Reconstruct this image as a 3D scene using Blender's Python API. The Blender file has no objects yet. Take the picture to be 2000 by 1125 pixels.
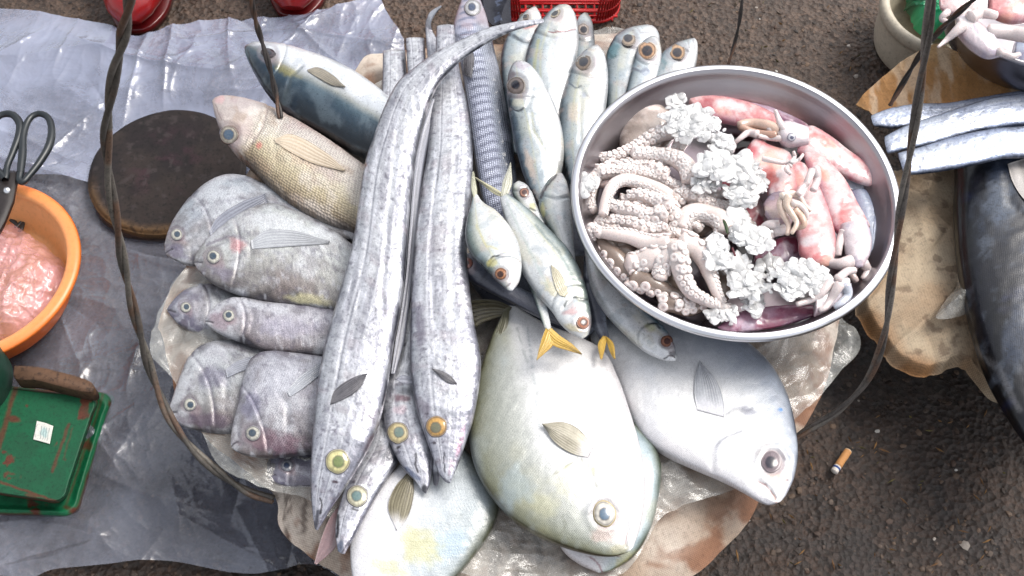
import bpy, math, random
import numpy as np
S = bpy.context.scene
# ---------------------------------------------------------------- camera
CF = 2400.0; TH = math.radians(32); TZ = .2; CD = 1.2       # CF: focal length for a 2000 px wide picture
CAM = np.array([0, -CD*math.sin(TH), TZ+CD*math.cos(TH)])
cR = np.array([1., 0, 0]); cU = np.array([0, math.cos(TH), math.sin(TH)]); cW = np.array([0, math.sin(TH), -math.cos(TH)])
cd = bpy.data.cameras.new('camera'); co = bpy.data.objects.new('camera', cd); S.collection.objects.link(co)
co.location = CAM; co.rotation_euler = (TH, 0, 0)
cd.sensor_width = 36; cd.lens = 36*CF/2000; cd.clip_start = .02; cd.clip_end = 200
cd.dof.use_dof = True; cd.dof.focus_distance = 1.2; cd.dof.aperture_fstop = 22
S.camera = co
# ---------------------------------------------------------------- light
SUN_EL, SUN_AZ = math.radians(56), math.radians(62)         # azimuth from +Y (behind the stall) towards +X
w = bpy.data.worlds.new('World'); S.world = w; w.use_nodes = True
nt = w.node_tree; bg = nt.nodes['Background']
sky = nt.nodes.new('ShaderNodeTexSky'); sky.sky_type = 'NISHITA'; sky.sun_disc = False
sky.sun_elevation = SUN_EL; sky.sun_rotation = SUN_AZ; sky.dust_density = 3.5; sky.ozone_density = .8
hs = nt.nodes.new('ShaderNodeHueSaturation'); hs.inputs['Saturation'].default_value = .26       # thin overcast
nt.links.new(sky.outputs[0], hs.inputs['Color']); nt.links.new(hs.outputs[0], bg.inputs[0]); bg.inputs[1].default_value = .15
sd = bpy.data.lights.new('sun', 'SUN'); so = bpy.data.objects.new('sun', sd); S.collection.objects.link(so)
sd.energy = 1.3; sd.angle = math.radians(26); sd.color = (1, .94, .86)
so.rotation_euler = (math.pi/2-SUN_EL, 0, -SUN_AZ+math.pi)
so.location = (0, 0, 3)
S.view_settings.view_transform = 'Standard'; S.view_settings.look = 'None'; S.view_settings.gamma = 1
S.view_settings.exposure = .92
S.cycles.transparent_max_bounces = 32
# ---------------------------------------------------------------- helpers
def P(x, y, z):
    x = np.asarray(x, float); y = np.asarray(y, float); z = np.asarray(z, float)
    x, y, z = np.broadcast_arrays(x, y, z)
    r = cW + cR*((x-1000)/CF)[..., None] + cU*((562.5-y)/CF)[..., None]
    return CAM + r*((z-CAM[2])/r[..., 2])[..., None]
def proj(p):
    d = p-CAM; k = d@cW
    return 1000+CF*(d@cR)/k, 562.5-CF*(d@cU)/k
def lin(c):
    c = np.asarray(c, float)/255
    return np.where(c <= .04045, c/12.92, ((c+.055)/1.055)**2.4)*.78
def hsh(i, j, k, s):
    h = (i*374761393 + j*668265263 + k*2147483647 + s*974634777) & 0xffffffff
    h = ((h ^ (h >> 13))*1274126177) & 0xffffffff
    h = ((h ^ (h >> 15))*2246822519) & 0xffffffff
    return ((h ^ (h >> 16)) & 0xffffff)/float(0xffffff)
def vn(x, y, z=0., s=0):
    x, y, z = np.broadcast_arrays(np.asarray(x, float), np.asarray(y, float), np.asarray(z, float))
    i = np.floor(x).astype(np.int64); j = np.floor(y).astype(np.int64); k = np.floor(z).astype(np.int64)
    f = x-i; g = y-j; h = z-k
    f = f*f*(3-2*f); g = g*g*(3-2*g); h = h*h*(3-2*h)
    r = 0
    for a in (0, 1):
        for b in (0, 1):
            for c in (0, 1):
                wt = (f if a else 1-f)*(g if b else 1-g)*(h if c else 1-h)
                r = r + wt*hsh(i+a, j+b, k+c, s)
    return r
def fbm(x, y, z=0., o=4, s=0):
    r = 0; a = .5; t = 0
    for q in range(o):
        r = r + a*vn(np.asarray(x)*2**q, np.asarray(y)*2**q, np.asarray(z)*2**q, s+q*7); t += a; a *= .5
    return r/t
def ridged(x, y, o=4, s=0, p=2.):
    r = 0; a = .5; t = 0
    for q in range(o):
        r = r + a*(1-np.abs(2*vn(x*2**q, y*2**q, 0, s+q*5)-1))**p; t += a; a *= .5
    return r/t
def sst(a, b, x):
    t = np.clip((x-a)/(b-a), 0, 1); return t*t*(3-2*t)
def curve(pts, u):
    p = np.asarray(pts, float)
    if len(p) < 3:
        d = p
    else:
        e = np.vstack([2*p[0]-p[1], p, 2*p[-1]-p[-2]]); d = []
        for i in range(1, len(e)-2):
            p0, p1, p2, p3 = e[i-1:i+3]
            l1 = max(np.linalg.norm(p2-p1), 1e-9)
            m1 = (p2-p0)/max(np.linalg.norm(p2-p1)+np.linalg.norm(p1-p0), 1e-9)*l1
            m2 = (p3-p1)/max(np.linalg.norm(p3-p2)+np.linalg.norm(p2-p1), 1e-9)*l1
            t = np.linspace(0, 1, 14, endpoint=False)[:, None]
            d.append((2*t**3-3*t**2+1)*p1+(t**3-2*t**2+t)*m1+(-2*t**3+3*t**2)*p2+(t**3-t**2)*m2)
        d = np.vstack(d+[p[-1:]])
    s = np.r_[0, np.cumsum(np.linalg.norm(np.diff(d, axis=0), axis=1))]; s /= s[-1]
    return np.stack([np.interp(u, s, d[:, k]) for k in range(d.shape[1])], 1)
def wloc(o):
    l = np.zeros(3)
    while o is not None:
        l = l+np.array(o.location); o = o.parent
    return l
def mk(name, V, Fc, mat, parent=None, col=None, uv=None, smooth=True):
    """V (k,3) world coordinates, Fc: list of (f,n) index arrays."""
    me = bpy.data.meshes.new(name)
    V = np.asarray(V, float)
    base = wloc(parent) if parent is not None else V.mean(0)
    if parent is None: base[2] = V[:, 2].min()
    V = V-base
    Fc = [np.asarray(f, np.int32) for f in Fc if len(f)]
    lv = np.concatenate([f.ravel() for f in Fc]); tot = np.concatenate([np.full(len(f), f.shape[1]) for f in Fc])
    me.vertices.add(len(V)); me.vertices.foreach_set('co', V.ravel())
    me.loops.add(len(lv)); me.loops.foreach_set('vertex_index', lv)
    me.polygons.add(len(tot)); me.polygons.foreach_set('loop_start', np.r_[0, np.cumsum(tot)[:-1]].astype(np.int32))
    me.update(calc_edges=True)
    me.polygons.foreach_set('use_smooth', np.full(len(tot), smooth))
    if col is not None:
        a = me.color_attributes.new('Col', 'FLOAT_COLOR', 'POINT')
        c = np.ones((len(V), 4)); c[:, :col.shape[1]] = col; a.data.foreach_set('color', c.ravel())
    if uv is not None:
        l = me.uv_layers.new(name='UVMap'); l.data.foreach_set('uv', np.asarray(uv, float)[lv].ravel())
    me.validate(); me.update()
    me.materials.append(mat)
    o = bpy.data.objects.new(name, me); S.collection.objects.link(o)
    if parent is None: o.location = base
    else: o.parent = parent
    return o
def tag(o, label=None, cat=None, group=None, kind=None):
    for k, v in (('label', label), ('category', cat), ('group', group), ('kind', kind)):
        if v: o[k] = v
    return o
def thing(name, loc, label, cat, group=None):
    o = bpy.data.objects.new(name, None); S.collection.objects.link(o); o.empty_display_size = .02
    o.location = [float(c) for c in loc]
    return tag(o, label, cat, group)
def gridf(n, m, wrap=False, off=0):
    a = np.arange(n-1)[:, None]; b = np.arange(m if wrap else m-1)[None, :]
    b2 = (b+1) % m
    f = np.stack(np.broadcast_arrays(a*m+b, (a+1)*m+b, (a+1)*m+b2, a*m+b2), -1).reshape(-1, 4)
    return f+off
class MB:
    def __init__(s): s.v = []; s.f = {}; s.c = []; s.uv = []; s.n = 0
    def add(s, V, Fl, col=(1, 1, 1)):
        V = np.asarray(V, float).reshape(-1, 3); s.v.append(V); s.c.append(np.broadcast_to(np.asarray(col, float), V.shape))
        for f in (Fl if isinstance(Fl, list) else [Fl]):
            f = np.asarray(f); s.f.setdefault(f.shape[1], []).append(f+s.n)
        s.n += len(V)
    def tube(s, P3, R, m=12, col=(1, 1, 1), cap=True, flat=1.):
        P3 = np.asarray(P3, float); n = len(P3); R = np.broadcast_to(np.asarray(R, float), (n,))
        T = np.gradient(P3, axis=0); T /= np.linalg.norm(T, axis=1)[:, None]+1e-12
        up = np.array([0, 0, 1.]); N = np.zeros((n, 3)); last = None
        for i in range(n):
            a = up-T[i]*(up@T[i]) if last is None else last-T[i]*(last@T[i])
            if np.linalg.norm(a) < 1e-6: a = np.array([1., 0, 0])-T[i]*T[i][0]
            N[i] = a/np.linalg.norm(a); last = N[i]
        B = np.cross(T, N); a = np.linspace(0, 2*np.pi, m, endpoint=False)
        V = P3[:, None]+R[:, None, None]*(N[:, None]*np.cos(a)[None, :, None]*flat+B[:, None]*np.sin(a)[None, :, None])
        V = V.reshape(-1, 3)
        Fl = [gridf(n, m, True)]
        if cap:
            V = np.vstack([V, P3[0]-T[0]*R[0]*.4, P3[-1]+T[-1]*R[-1]*.4]); k = n*m; i = np.arange(m); j = (i+1) % m
            Fl.append(np.stack([np.full(m, k), i, j], 1)); Fl.append(np.stack([np.full(m, k+1), (n-1)*m+j, (n-1)*m+i], 1))
        c = np.asarray(col, float)
        if c.ndim == 2: c = np.vstack([np.repeat(c, m, 0), c[:1], c[-1:]]) if cap else np.repeat(c, m, 0)
        s.add(V, Fl, c); return V
    def lathe(s, prof, c, seg=64, col=(1, 1, 1), tilt=(0, 0), sy=1., ax=None):
        prof = np.asarray(prof, float); a = np.linspace(0, 2*np.pi, seg, endpoint=False)
        r = prof[:, 0][:, None]; z = prof[:, 1][:, None]
        X = r*np.cos(a); Y = r*np.sin(a)*sy; Z = z+X*tilt[0]+Y*tilt[1]
        V = np.stack([X, Y, Z], -1)
        if ax is not None:
            zx = np.asarray(ax, float); zx /= np.linalg.norm(zx)
            h = np.array([0, 0, 1.]) if abs(zx[2]) < .9 else np.array([1., 0, 0])
            x = np.cross(h, zx); x /= np.linalg.norm(x); y = np.cross(zx, x)
            V = V[..., :1]*x+V[..., 1:2]*y+V[..., 2:]*zx
        col = np.asarray(col, float)
        if col.ndim == 2: col = np.repeat(col, seg, 0)
        s.add(V.reshape(-1, 3)+np.asarray(c), gridf(len(prof), seg, True)[:, ::-1], col)
    def prism(s, poly, z0, z1, col=(1, 1, 1), shrink=0.):
        p = np.asarray(poly, float); n = len(p); c = p.mean(0)
        q = c+(p-c)*(1-shrink)
        V = np.vstack([np.c_[p, np.full(n, z0)], np.c_[p, np.full(n, z1-.0006)], np.c_[c+(q-c)*.985, np.full(n, z1)] if not shrink else np.c_[q, np.full(n, z1)],
                       [[c[0], c[1], z0]], [[c[0], c[1], z1]]])
        i = np.arange(n); j = (i+1) % n
        Fl = [np.stack([i, j, n+j, n+i], 1), np.stack([n+i, n+j, 2*n+j, 2*n+i], 1), np.stack([j, i, np.full(n, 3*n)], 1), np.stack([2*n+i, 2*n+j, np.full(n, 3*n+1)], 1)]
        s.add(V, Fl, col)
    def box(s, c, d, rot=0., col=(1, 1, 1)):
        x, y, z = np.asarray(d)/2; ca, sa = math.cos(rot), math.sin(rot)
        V = np.array([(i*x, j*y, k*z) for i in (-1, 1) for j in (-1, 1) for k in (-1, 1)])
        V = np.stack([V[:, 0]*ca-V[:, 1]*sa, V[:, 0]*sa+V[:, 1]*ca, V[:, 2]], 1)+np.asarray(c)
        s.add(V, np.array([[0, 1, 3, 2], [4, 6, 7, 5], [0, 4, 5, 1], [2, 3, 7, 6], [0, 2, 6, 4], [1, 5, 7, 3]]), col)
    def build(s, name, mat, parent=None, smooth=True):
        return mk(name, np.vstack(s.v), [np.vstack(f) for f in s.f.values()], mat, parent, np.vstack(s.c), None, smooth)
# ---------------------------------------------------------------- materials
def mat(name):
    m = bpy.data.materials.new(name); m.use_nodes = True; n = m.node_tree
    return m, n, n.nodes['Principled BSDF'], n.nodes['Material Output']
def nd(n, t, **k):
    x = n.nodes.new(t)
    for a, b in k.items():
        if a[0] == '_': setattr(x, a[1:], b)
        else: x.inputs[a.replace('_', ' ')].default_value = b
    return x
def attr_col(n, amount, scale, coord='Object', detail=6, fleck=2.2):
    """vertex colour x fine procedural mottling"""
    a = nd(n, 'ShaderNodeAttribute', _attribute_name='Col')
    tc = nd(n, 'ShaderNodeTexCoord'); no = nd(n, 'ShaderNodeTexNoise', Scale=scale, Detail=detail, Roughness=.65)
    n.links.new(tc.outputs[coord], no.inputs['Vector'])
    mr = nd(n, 'ShaderNodeMapRange'); mr.inputs[1].default_value = .28; mr.inputs[2].default_value = .72
    mr.inputs[3].default_value = 1-amount; mr.inputs[4].default_value = 1+amount*.6
    n.links.new(no.outputs[0], mr.inputs[0])
    vm = nd(n, 'ShaderNodeVectorMath', _operation='SCALE')
    n2 = nd(n, 'ShaderNodeTexNoise', Scale=scale*3.2, Detail=4, Roughness=.7); n.links.new(tc.outputs[coord], n2.inputs['Vector'])
    m2 = nd(n, 'ShaderNodeMapRange'); m2.inputs[1].default_value = .34; m2.inputs[2].default_value = .5
    m2.inputs[3].default_value = 1-amount*fleck; m2.inputs[4].default_value = 1.0; n.links.new(n2.outputs[0], m2.inputs[0])
    mu = nd(n, 'ShaderNodeMath', _operation='MULTIPLY'); n.links.new(mr.outputs[0], mu.inputs[0]); n.links.new(m2.outputs[0], mu.inputs[1])
    n.links.new(a.outputs['Color'], vm.inputs[0]); n.links.new(mu.outputs[0], vm.inputs['Scale'])
    return vm.outputs[0], no, tc, a
def skin(name, scale=.0016, sb=.3, rough=.32, metal=.0, coat=.35, mott=.12, mscale=260, stretch=(1, 1), nb=.15, sss=0., jit=.35, aniso=()):
    m, n, b, out = mat(name); L = n.links.new
    c, no, tc, a = attr_col(n, mott, mscale)
    L(c, b.inputs['Base Color'])
    b.inputs['Metallic'].default_value = metal; b.inputs['Coat Weight'].default_value = coat; b.inputs['Coat Roughness'].default_value = .12
    if sss: b.inputs['Subsurface Weight'].default_value = sss; b.inputs['Subsurface Scale'].default_value = .004
    rr = nd(n, 'ShaderNodeMapRange'); rr.inputs[3].default_value = rough-.1; rr.inputs[4].default_value = rough+.15
    L(no.outputs[0], rr.inputs[0]); L(rr.outputs[0], b.inputs['Roughness'])
    n2 = nd(n, 'ShaderNodeTexNoise', Scale=mscale*.6, Detail=4.); L(tc.outputs['Object'], n2.inputs['Vector'])
    bp = nd(n, 'ShaderNodeBump', Strength=nb, Distance=.0015); L(n2.outputs[0], bp.inputs['Height'])
    last = bp
    if sb:
        mp = nd(n, 'ShaderNodeMapping'); L(tc.outputs['UV'], mp.inputs['Vector'])
        mp.inputs['Scale'].default_value = (stretch[0]/scale, stretch[1]/scale, 1)
        vo = nd(n, 'ShaderNodeTexVoronoi', _feature='F1', Scale=1., Randomness=jit); vo.voronoi_dimensions = '2D'
        L(mp.outputs[0], vo.inputs['Vector'])
        b2 = nd(n, 'ShaderNodeBump', Strength=sb, Distance=scale*.5, _invert=True); ma = nd(n, 'ShaderNodeMath', _operation='MULTIPLY'); L(vo.outputs['Distance'], ma.inputs[0]); L(a.outputs['Alpha'], ma.inputs[1]); L(ma.outputs[0], b2.inputs['Height']); L(bp.outputs[0], b2.inputs['Normal'])
        last = b2
        m3 = nd(n, 'ShaderNodeMapRange'); m3.inputs[1].default_value = .25; m3.inputs[2].default_value = .65; m3.inputs[3].default_value = 1.04; m3.inputs[4].default_value = 1-sb*.45; L(vo.outputs['Distance'], m3.inputs[0])
        mi = nd(n, 'ShaderNodeMix', _data_type='FLOAT'); L(a.outputs['Alpha'], mi.inputs[0]); mi.inputs[2].default_value = 1.; L(m3.outputs[0], mi.inputs[3])
        v3 = nd(n, 'ShaderNodeVectorMath', _operation='SCALE'); L(c, v3.inputs[0]); L(mi.outputs[0], v3.inputs['Scale']); L(v3.outputs[0], b.inputs['Base Color'])
    for sx, sy, lo_, hi_, dk_, lt_ in aniso:
        mp2 = nd(n, 'ShaderNodeMapping'); L(tc.outputs['UV'], mp2.inputs['Vector']); mp2.inputs['Scale'].default_value = (sx, sy, 1)
        n4 = nd(n, 'ShaderNodeTexNoise', Scale=1., Detail=5., Roughness=.62, Distortion=.4); L(mp2.outputs[0], n4.inputs['Vector'])
        m4 = nd(n, 'ShaderNodeMapRange'); m4.inputs[1].default_value = lo_; m4.inputs[2].default_value = hi_; m4.inputs[3].default_value = dk_; m4.inputs[4].default_value = lt_; L(n4.outputs[0], m4.inputs[0])
        src = b.inputs['Base Color'].links[0].from_socket; v4 = nd(n, 'ShaderNodeVectorMath', _operation='SCALE'); L(src, v4.inputs[0]); L(m4.outputs[0], v4.inputs['Scale']); L(v4.outputs[0], b.inputs['Base Color'])
    L(last.outputs[0], b.inputs['Normal']); L(bp.outputs[0], b.inputs['Coat Normal'])
    return m
def plain(name, rough=.5, metal=0., mott=.1, mscale=120, nb=.2, coat=0., spec=.5, dist=.001, alpha=None, trans=0.):
    m, n, b, out = mat(name); L = n.links.new
    c, no, tc, a = attr_col(n, mott, mscale); L(c, b.inputs['Base Color'])
    b.inputs['Roughness'].default_value = rough; b.inputs['Metallic'].default_value = metal
    b.inputs['Coat Weight'].default_value = coat; b.inputs['Specular IOR Level'].default_value = spec
    b.inputs['Transmission Weight'].default_value = trans
    if alpha is not None: b.inputs['Alpha'].default_value = alpha
    bp = nd(n, 'ShaderNodeBump', Strength=nb, Distance=dist); L(no.outputs[0], bp.inputs['Height']); L(bp.outputs[0], b.inputs['Normal'])
    return m
# ---------------------------------------------------------------- painter: markings given by points on the thing
def pdist(x, y, pts):
    p = np.asarray(pts, float); d = np.full(x.shape, 1e9)
    for (ax, ay), (bx, by) in zip(p[:-1], p[1:]):
        vx, vy = bx-ax, by-ay; t = np.clip(((x-ax)*vx+(y-ay)*vy)/(vx*vx+vy*vy+1e-9), 0, 1)
        d = np.minimum(d, np.hypot(x-ax-t*vx, y-ay-t*vy))
    return d
def marks_col(c, x, y, ops, seed=0):
    wx = (fbm(x/14, y/14, 0, 3, seed+3)-.5); wy = (fbm(x/14, y/14, 9, 3, seed+5)-.5)
    for o in ops:
        if o[0] == 'line':
            _, pts, wd, cc, a = o; d = pdist(x+wx*5, y+wy*5, pts); k = a*sst(wd, wd*.25, d)
        elif o[0] == 'spot':
            _, cx, cy, rx, ry, ang, cc, a = o; t = math.radians(ang)
            X = (x-cx+wx*rx*.9)*math.cos(t)+(y-cy+wy*ry*.9)*math.sin(t); Y = -(x-cx+wx*rx*.9)*math.sin(t)+(y-cy+wy*ry*.9)*math.cos(t)
            k = a*sst(1.05, .45, np.hypot(X/rx, Y/ry))
        c = c*(1-k[..., None])+lin(cc)*k[..., None]
    return c
# ---------------------------------------------------------------- fish
def stops(v, st):
    vs = [s[0] for s in st]; cs = np.array([lin(s[1]) for s in st])
    return np.stack([np.interp(v, vs, cs[:, k]) for k in range(3)], -1)
class Body: pass
def body(name, parent, D, V, z, spec, mt, tr=.5, tmax=.02, n=120, m=44, marks=(), bumps=(), seed=0, wr=.0004):
    t = np.linspace(0, 1, n); u = .55*t+.45*.5*(1-np.cos(np.pi*t))
    d = curve(D, u); v_ = curve(V, u)
    zz = np.interp(u, [a for a, b in z], [b for a, b in z]) if isinstance(z, (list, tuple)) else np.full(n, z)
    A = P(d[:, 0], d[:, 1], zz); B = P(v_[:, 0], v_[:, 1], zz)
    c = (A+B)/2; h = (B-A)/2; hw = np.linalg.norm(h, axis=1)
    k = np.ones(7)/7; hs = np.convolve(np.pad(hw, 3, 'edge'), k, 'valid')
    T = tmax*np.tanh(tr*hs/tmax)
    e = .03; T *= np.sqrt(np.clip(1-(np.clip(u-(1-e), 0, 1)/e)**2, 0.02, 1))*np.sqrt(np.clip(1-(np.clip(e-u, 0, 1)/e)**2, 0.1, 1))
    ph = np.linspace(0, 2*np.pi, m, endpoint=False); vv = -np.cos(ph); sg = np.sin(ph)
    X = c[:, None]+h[:, None]*vv[None, :, None]
    X[..., 2] += T[:, None]*(np.sign(sg)*np.abs(sg)**spec.get('flat', .7))[None]
    X[-1] = c[-1]; X[0] = c[0]*.35+X[0]*.65
    s = np.r_[0, np.cumsum(np.linalg.norm(np.diff(c, axis=0), axis=1))]
    UU = np.broadcast_to(u[:, None], (n, m)); VV = np.broadcast_to(vv[None], (n, m)); SS = np.broadcast_to(s[:, None], (n, m)); LL = hw[:, None]*vv[None]
    top = (sg >= -.01)[None]*np.ones((n, 1), bool)
    px, py = proj(X)
    zb = X[..., 2]
    # relief
    dz = wr*(fbm(SS*160, LL*160, 0, 3, seed)-.5)*2
    hwf = np.clip(hw/hw.max(), 0, 1)[:, None]
    if 'wrinkle' in spec:
        fu, fv, am = spec['wrinkle']; dz = dz+am*(ridged(SS*fu, LL*fv, 3, seed+4)-.5)*hwf
    g = spec.get('gill')
    gd = None
    if g:
        ug, ga = g[0], g[3]
        gd = (UU-(ug-.05*(1-VV**2)))*s[-1]
        dz = dz-g[1]*np.exp(-(gd/.0016)**2)+g[1]*.8*np.exp(-((gd-.004)/.004)**2)
    for bq in bumps:
        pts, wd, dep = bq; dist = pdist(px, py, pts); dz = dz+dep*np.exp(-(dist/wd)**2)
    X[..., 2] += np.where(top, dz, 0)*np.clip(hw[:, None]/.006, 0, 1)
    # colour
    vw = VV+(fbm(SS*45, LL*45, 0, 3, seed+9)-.5)*spec.get('warp', .25)
    C = stops(vw, spec['stops'])
    if 'head' in spec:
        hu, hc, ha = spec['head']; k2 = (ha*sst(hu-.05, hu+.06, UU+(fbm(SS*60, LL*60, 2, 3, seed)-.5)*.1))[..., None]; C = C*(1-k2)+lin(hc)*k2
    for q, bl in enumerate(spec.get('blots', ())):
        fu, fv, lo, hi, cc, al = bl[:6]
        kk = sst(lo, hi, fbm(SS*fu, LL*fv, q*3.1, 4, seed+11*q+1))*al
        if len(bl) > 6: kk = kk*sst(bl[6], bl[7], VV)
        C = C*(1-kk[..., None])+lin(cc)*kk[..., None]
    for st in spec.get('lines', ()):            # lines that run along the body: (v, halfwidth, colour, alpha)
        kk = st[3]*np.exp(-((VV+(fbm(SS*20, 0*SS, 0, 2, seed+2)-.5)*.05-st[0])/st[1])**2)
        C = C*(1-kk[..., None])+lin(st[2])*kk[..., None]
    if 'bars' in spec:
        per, v0, v1, cc, al = spec['bars']; w_ = np.sin(2*np.pi*(SS/per+.35*np.abs(VV-.0)+.25*fbm(SS*60, LL*60, 0, 2, seed)))
        kk = al*sst(.0, .7, w_)*sst(v0-.15, v0+.15, VV)*sst(v1+.15, v1-.15, VV); C = C*(1-kk[..., None])+lin(cc)*kk[..., None]
    if g:
        kk = ga*np.exp(-(gd/.0012)**2)*sst(.95, .6, np.abs(VV)); C = C*(1-kk[..., None])+lin(g[2])*kk[..., None]
    if marks: C = marks_col(C, px, py, marks, seed)
    Fl = [gridf(n, m, True)[:, ::-1]]
    um = spec.get('bare', g[0]-.02 if g else 2)      # scales stop at the head
    AL = .12+.88*sst(um+.06, um-.04, UU+(fbm(SS*50, LL*50, 3, 2, seed)-.5)*.06)
    C = np.concatenate([C, AL[..., None]], -1)
    o = mk(name, X.reshape(-1, 3), Fl, mt, parent, C.reshape(-1, 4), np.stack([SS, LL], -1).reshape(-1, 2))
    b = Body(); tp = top.ravel(); b.o = o; b.px = px.ravel()[tp]; b.py = py.ravel()[tp]; b.z = X[..., 2].ravel()[tp]; b.root = parent
    b.D = d; b.V = v_; b.zz = zz; b.top = X[..., 2].max()
    return b
def surf(bs, x, y, k=10):
    """height of the body under points"""
    x = np.asarray(x, float); y = np.asarray(y, float); sh = x.shape; x = x.ravel(); y = y.ravel(); out = np.full(x.shape, -1.)
    for b in (bs if isinstance(bs, list) else [bs]):
        for i in range(len(x)):
            d = (b.px-x[i])**2+(b.py-y[i])**2; j = np.argpartition(d, k)[:k]
            w_ = 1/(d[j]+4); out[i] = max(out[i], (b.z[j]*w_).sum()/w_.sum())
    return out.reshape(sh)
def eye(b, x, y, r, iris, pupil, pr=.55, ry=None, ang=0., ring=(60, 55, 60), rim=None, off=None, lift=.0001, dome=.34):
    off = off or (.1*math.sin(x*1.7), .1*math.cos(y*2.3))
    ry = ry or r; nr, na = 22, 36
    R = np.linspace(0, 1.12, nr); a = np.linspace(0, 2*np.pi, na, endpoint=False); t = math.radians(ang)
    wob = 1+.05*(vn(np.cos(a)*2+x, np.sin(a)*2+y, 0, 3)-.5)*2
    ex = (R[:, None]*np.cos(a))*r*wob; ey = (R[:, None]*np.sin(a))*ry*wob
    X = x+ex*math.cos(t)-ey*math.sin(t); Y = y+ex*math.sin(t)+ey*math.cos(t)
    # plane fitted to the skin
    d = (b.px-x)**2+(b.py-y)**2; j = d < (max(r, 8)*1.3)**2
    A = np.c_[np.ones(j.sum()), b.px[j]-x, b.py[j]-y]; co_, *_ = np.linalg.lstsq(A, b.z[j], rcond=None)
    rm = r/2000.
    Z = co_[0]+co_[1]*(X-x)+co_[2]*(Y-y)+lift+dome*rm*np.sqrt(np.clip(1-(R/1.02)**2, 0, 1))[:, None]+rm*.10*np.exp(-((R-1.0)/.07)**2)[:, None]
    Z[-1] -= .0015
    V = P(X, Y, Z)
    pd = np.hypot(ex/r-off[0], ey/ry-off[1])
    nz = fbm(np.cos(a)[None]*6+0*R[:, None], np.sin(a)[None]*6+R[:, None]*2, 0, 3, int(x))
    r *= 1
    C = lin(iris)*(.55+.75*nz[..., None])*(1-.25*sst(.5, .9, R))[:, None, None]
    pd = pd+.05*(vn(np.cos(a)[None]*3+x, np.sin(a)[None]*3+R[:, None]*4, y, 5)-.5)
    k = (sst(pr+.07, pr-.07, pd)*(1-.1*vn(ex*.35+x, ey*.35+y, 0, 8)))[..., None]; C = C*(1-k)+lin(pupil)*k
    k = (.6*np.exp(-((pd-pr)/.07)**2))[..., None]; C = C*(1-k)+lin(ring)*.7*k
    k = (.8*np.exp(-((R-.9)/.05)**2))[:, None, None]; C = C*(1-k)+lin(ring)*.8*k; k = sst(.95, 1.02, R)[:, None, None]*np.ones((1, na, 1)); C = C*(1-k)+lin(rim or ring)*.8*k
    V = V.reshape(nr, na, 3)
    return mk('eye', V.reshape(-1, 3), [gridf(nr, na, True)], M['eye'], b.root, C.reshape(-1, 3))
def fin(b, A, B, name='pectoral_fin', c0=(120, 115, 110), c1=(170, 165, 150), z=None, lift=.002, rays=9, n=26, m=22, rise=1., mt=None, seed=0, notch=.3, parent=None, ragged=True, root=None, fade=.55):
    """webbed fin between two edges, both from root to tip, lying on the skin"""
    u = np.linspace(0, 1, n); a = curve(A, u); c = curve(B, u); v = np.linspace(0, 1, m)
    X = a[:, None, 0]*(1-v)+c[:, None, 0]*v; Y = a[:, None, 1]*(1-v)+c[:, None, 1]*v
    if z is None:
        Z = surf(b, X, Y)
        Z = Z+.0007+lift*u[:, None]**rise*(.5+.5*np.sin(np.pi*v))
    else:
        z0, z1 = z if isinstance(z, (tuple, list)) else (z, z); Z = z0+(z1-z0)*u[:, None]+.0008*np.sin(v*5+seed)[None]
    rr = np.abs(np.sin(v*np.pi*rays+.3*u[:, None]+.6*vn(u[:, None]*3, v*5, 0, seed))); Z = Z+.00045*rr
    if ragged:
        k = (rr-.6)*notch*.25*sst(.75, 1, u)[:, None]; X = X+(X[-1:]-X[:1])*k; Y = Y+(Y[-1:]-Y[:1])*k
    V1 = P(X, Y, Z); V2 = V1.copy(); V2[..., 2] -= .0005
    g = (sst(.15, .9, rr)*.55+.45*fbm(u[:, None]*9, v*9, 0, 3, seed))[..., None]
    C = lin(c0)*(1-g)+lin(c1)*g
    if root is not None: kr = sst(.34, .02, u[:, None]+.1*(vn(v*6, u[:, None]*3, 0, seed)-.5))[..., None]; C = C*(1-kr)+lin(root)*kr
    al = 1-fade*sst(.15, 1, u[:, None])*(1-.75*sst(.3, .9, rr))*(1 if ragged else .3)
    C = np.concatenate([C, al[..., None]], -1)
    k = n*m; f = gridf(n, m)
    i = np.r_[np.arange(m), np.arange(1, n)*m+m-1, (n-1)*m+np.arange(m-2, -1, -1), np.arange(n-2, 0, -1)*m]; j = np.roll(i, -1)
    V = np.vstack([V1.reshape(-1, 3), V2.reshape(-1, 3)]); CC = np.vstack([C.reshape(-1, 4)]*2)
    return mk(name, V, [f, f[:, ::-1]+k, np.stack([j, i, i+k, j+k], 1)], mt or M['fin'], parent or b.root, CC)
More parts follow.
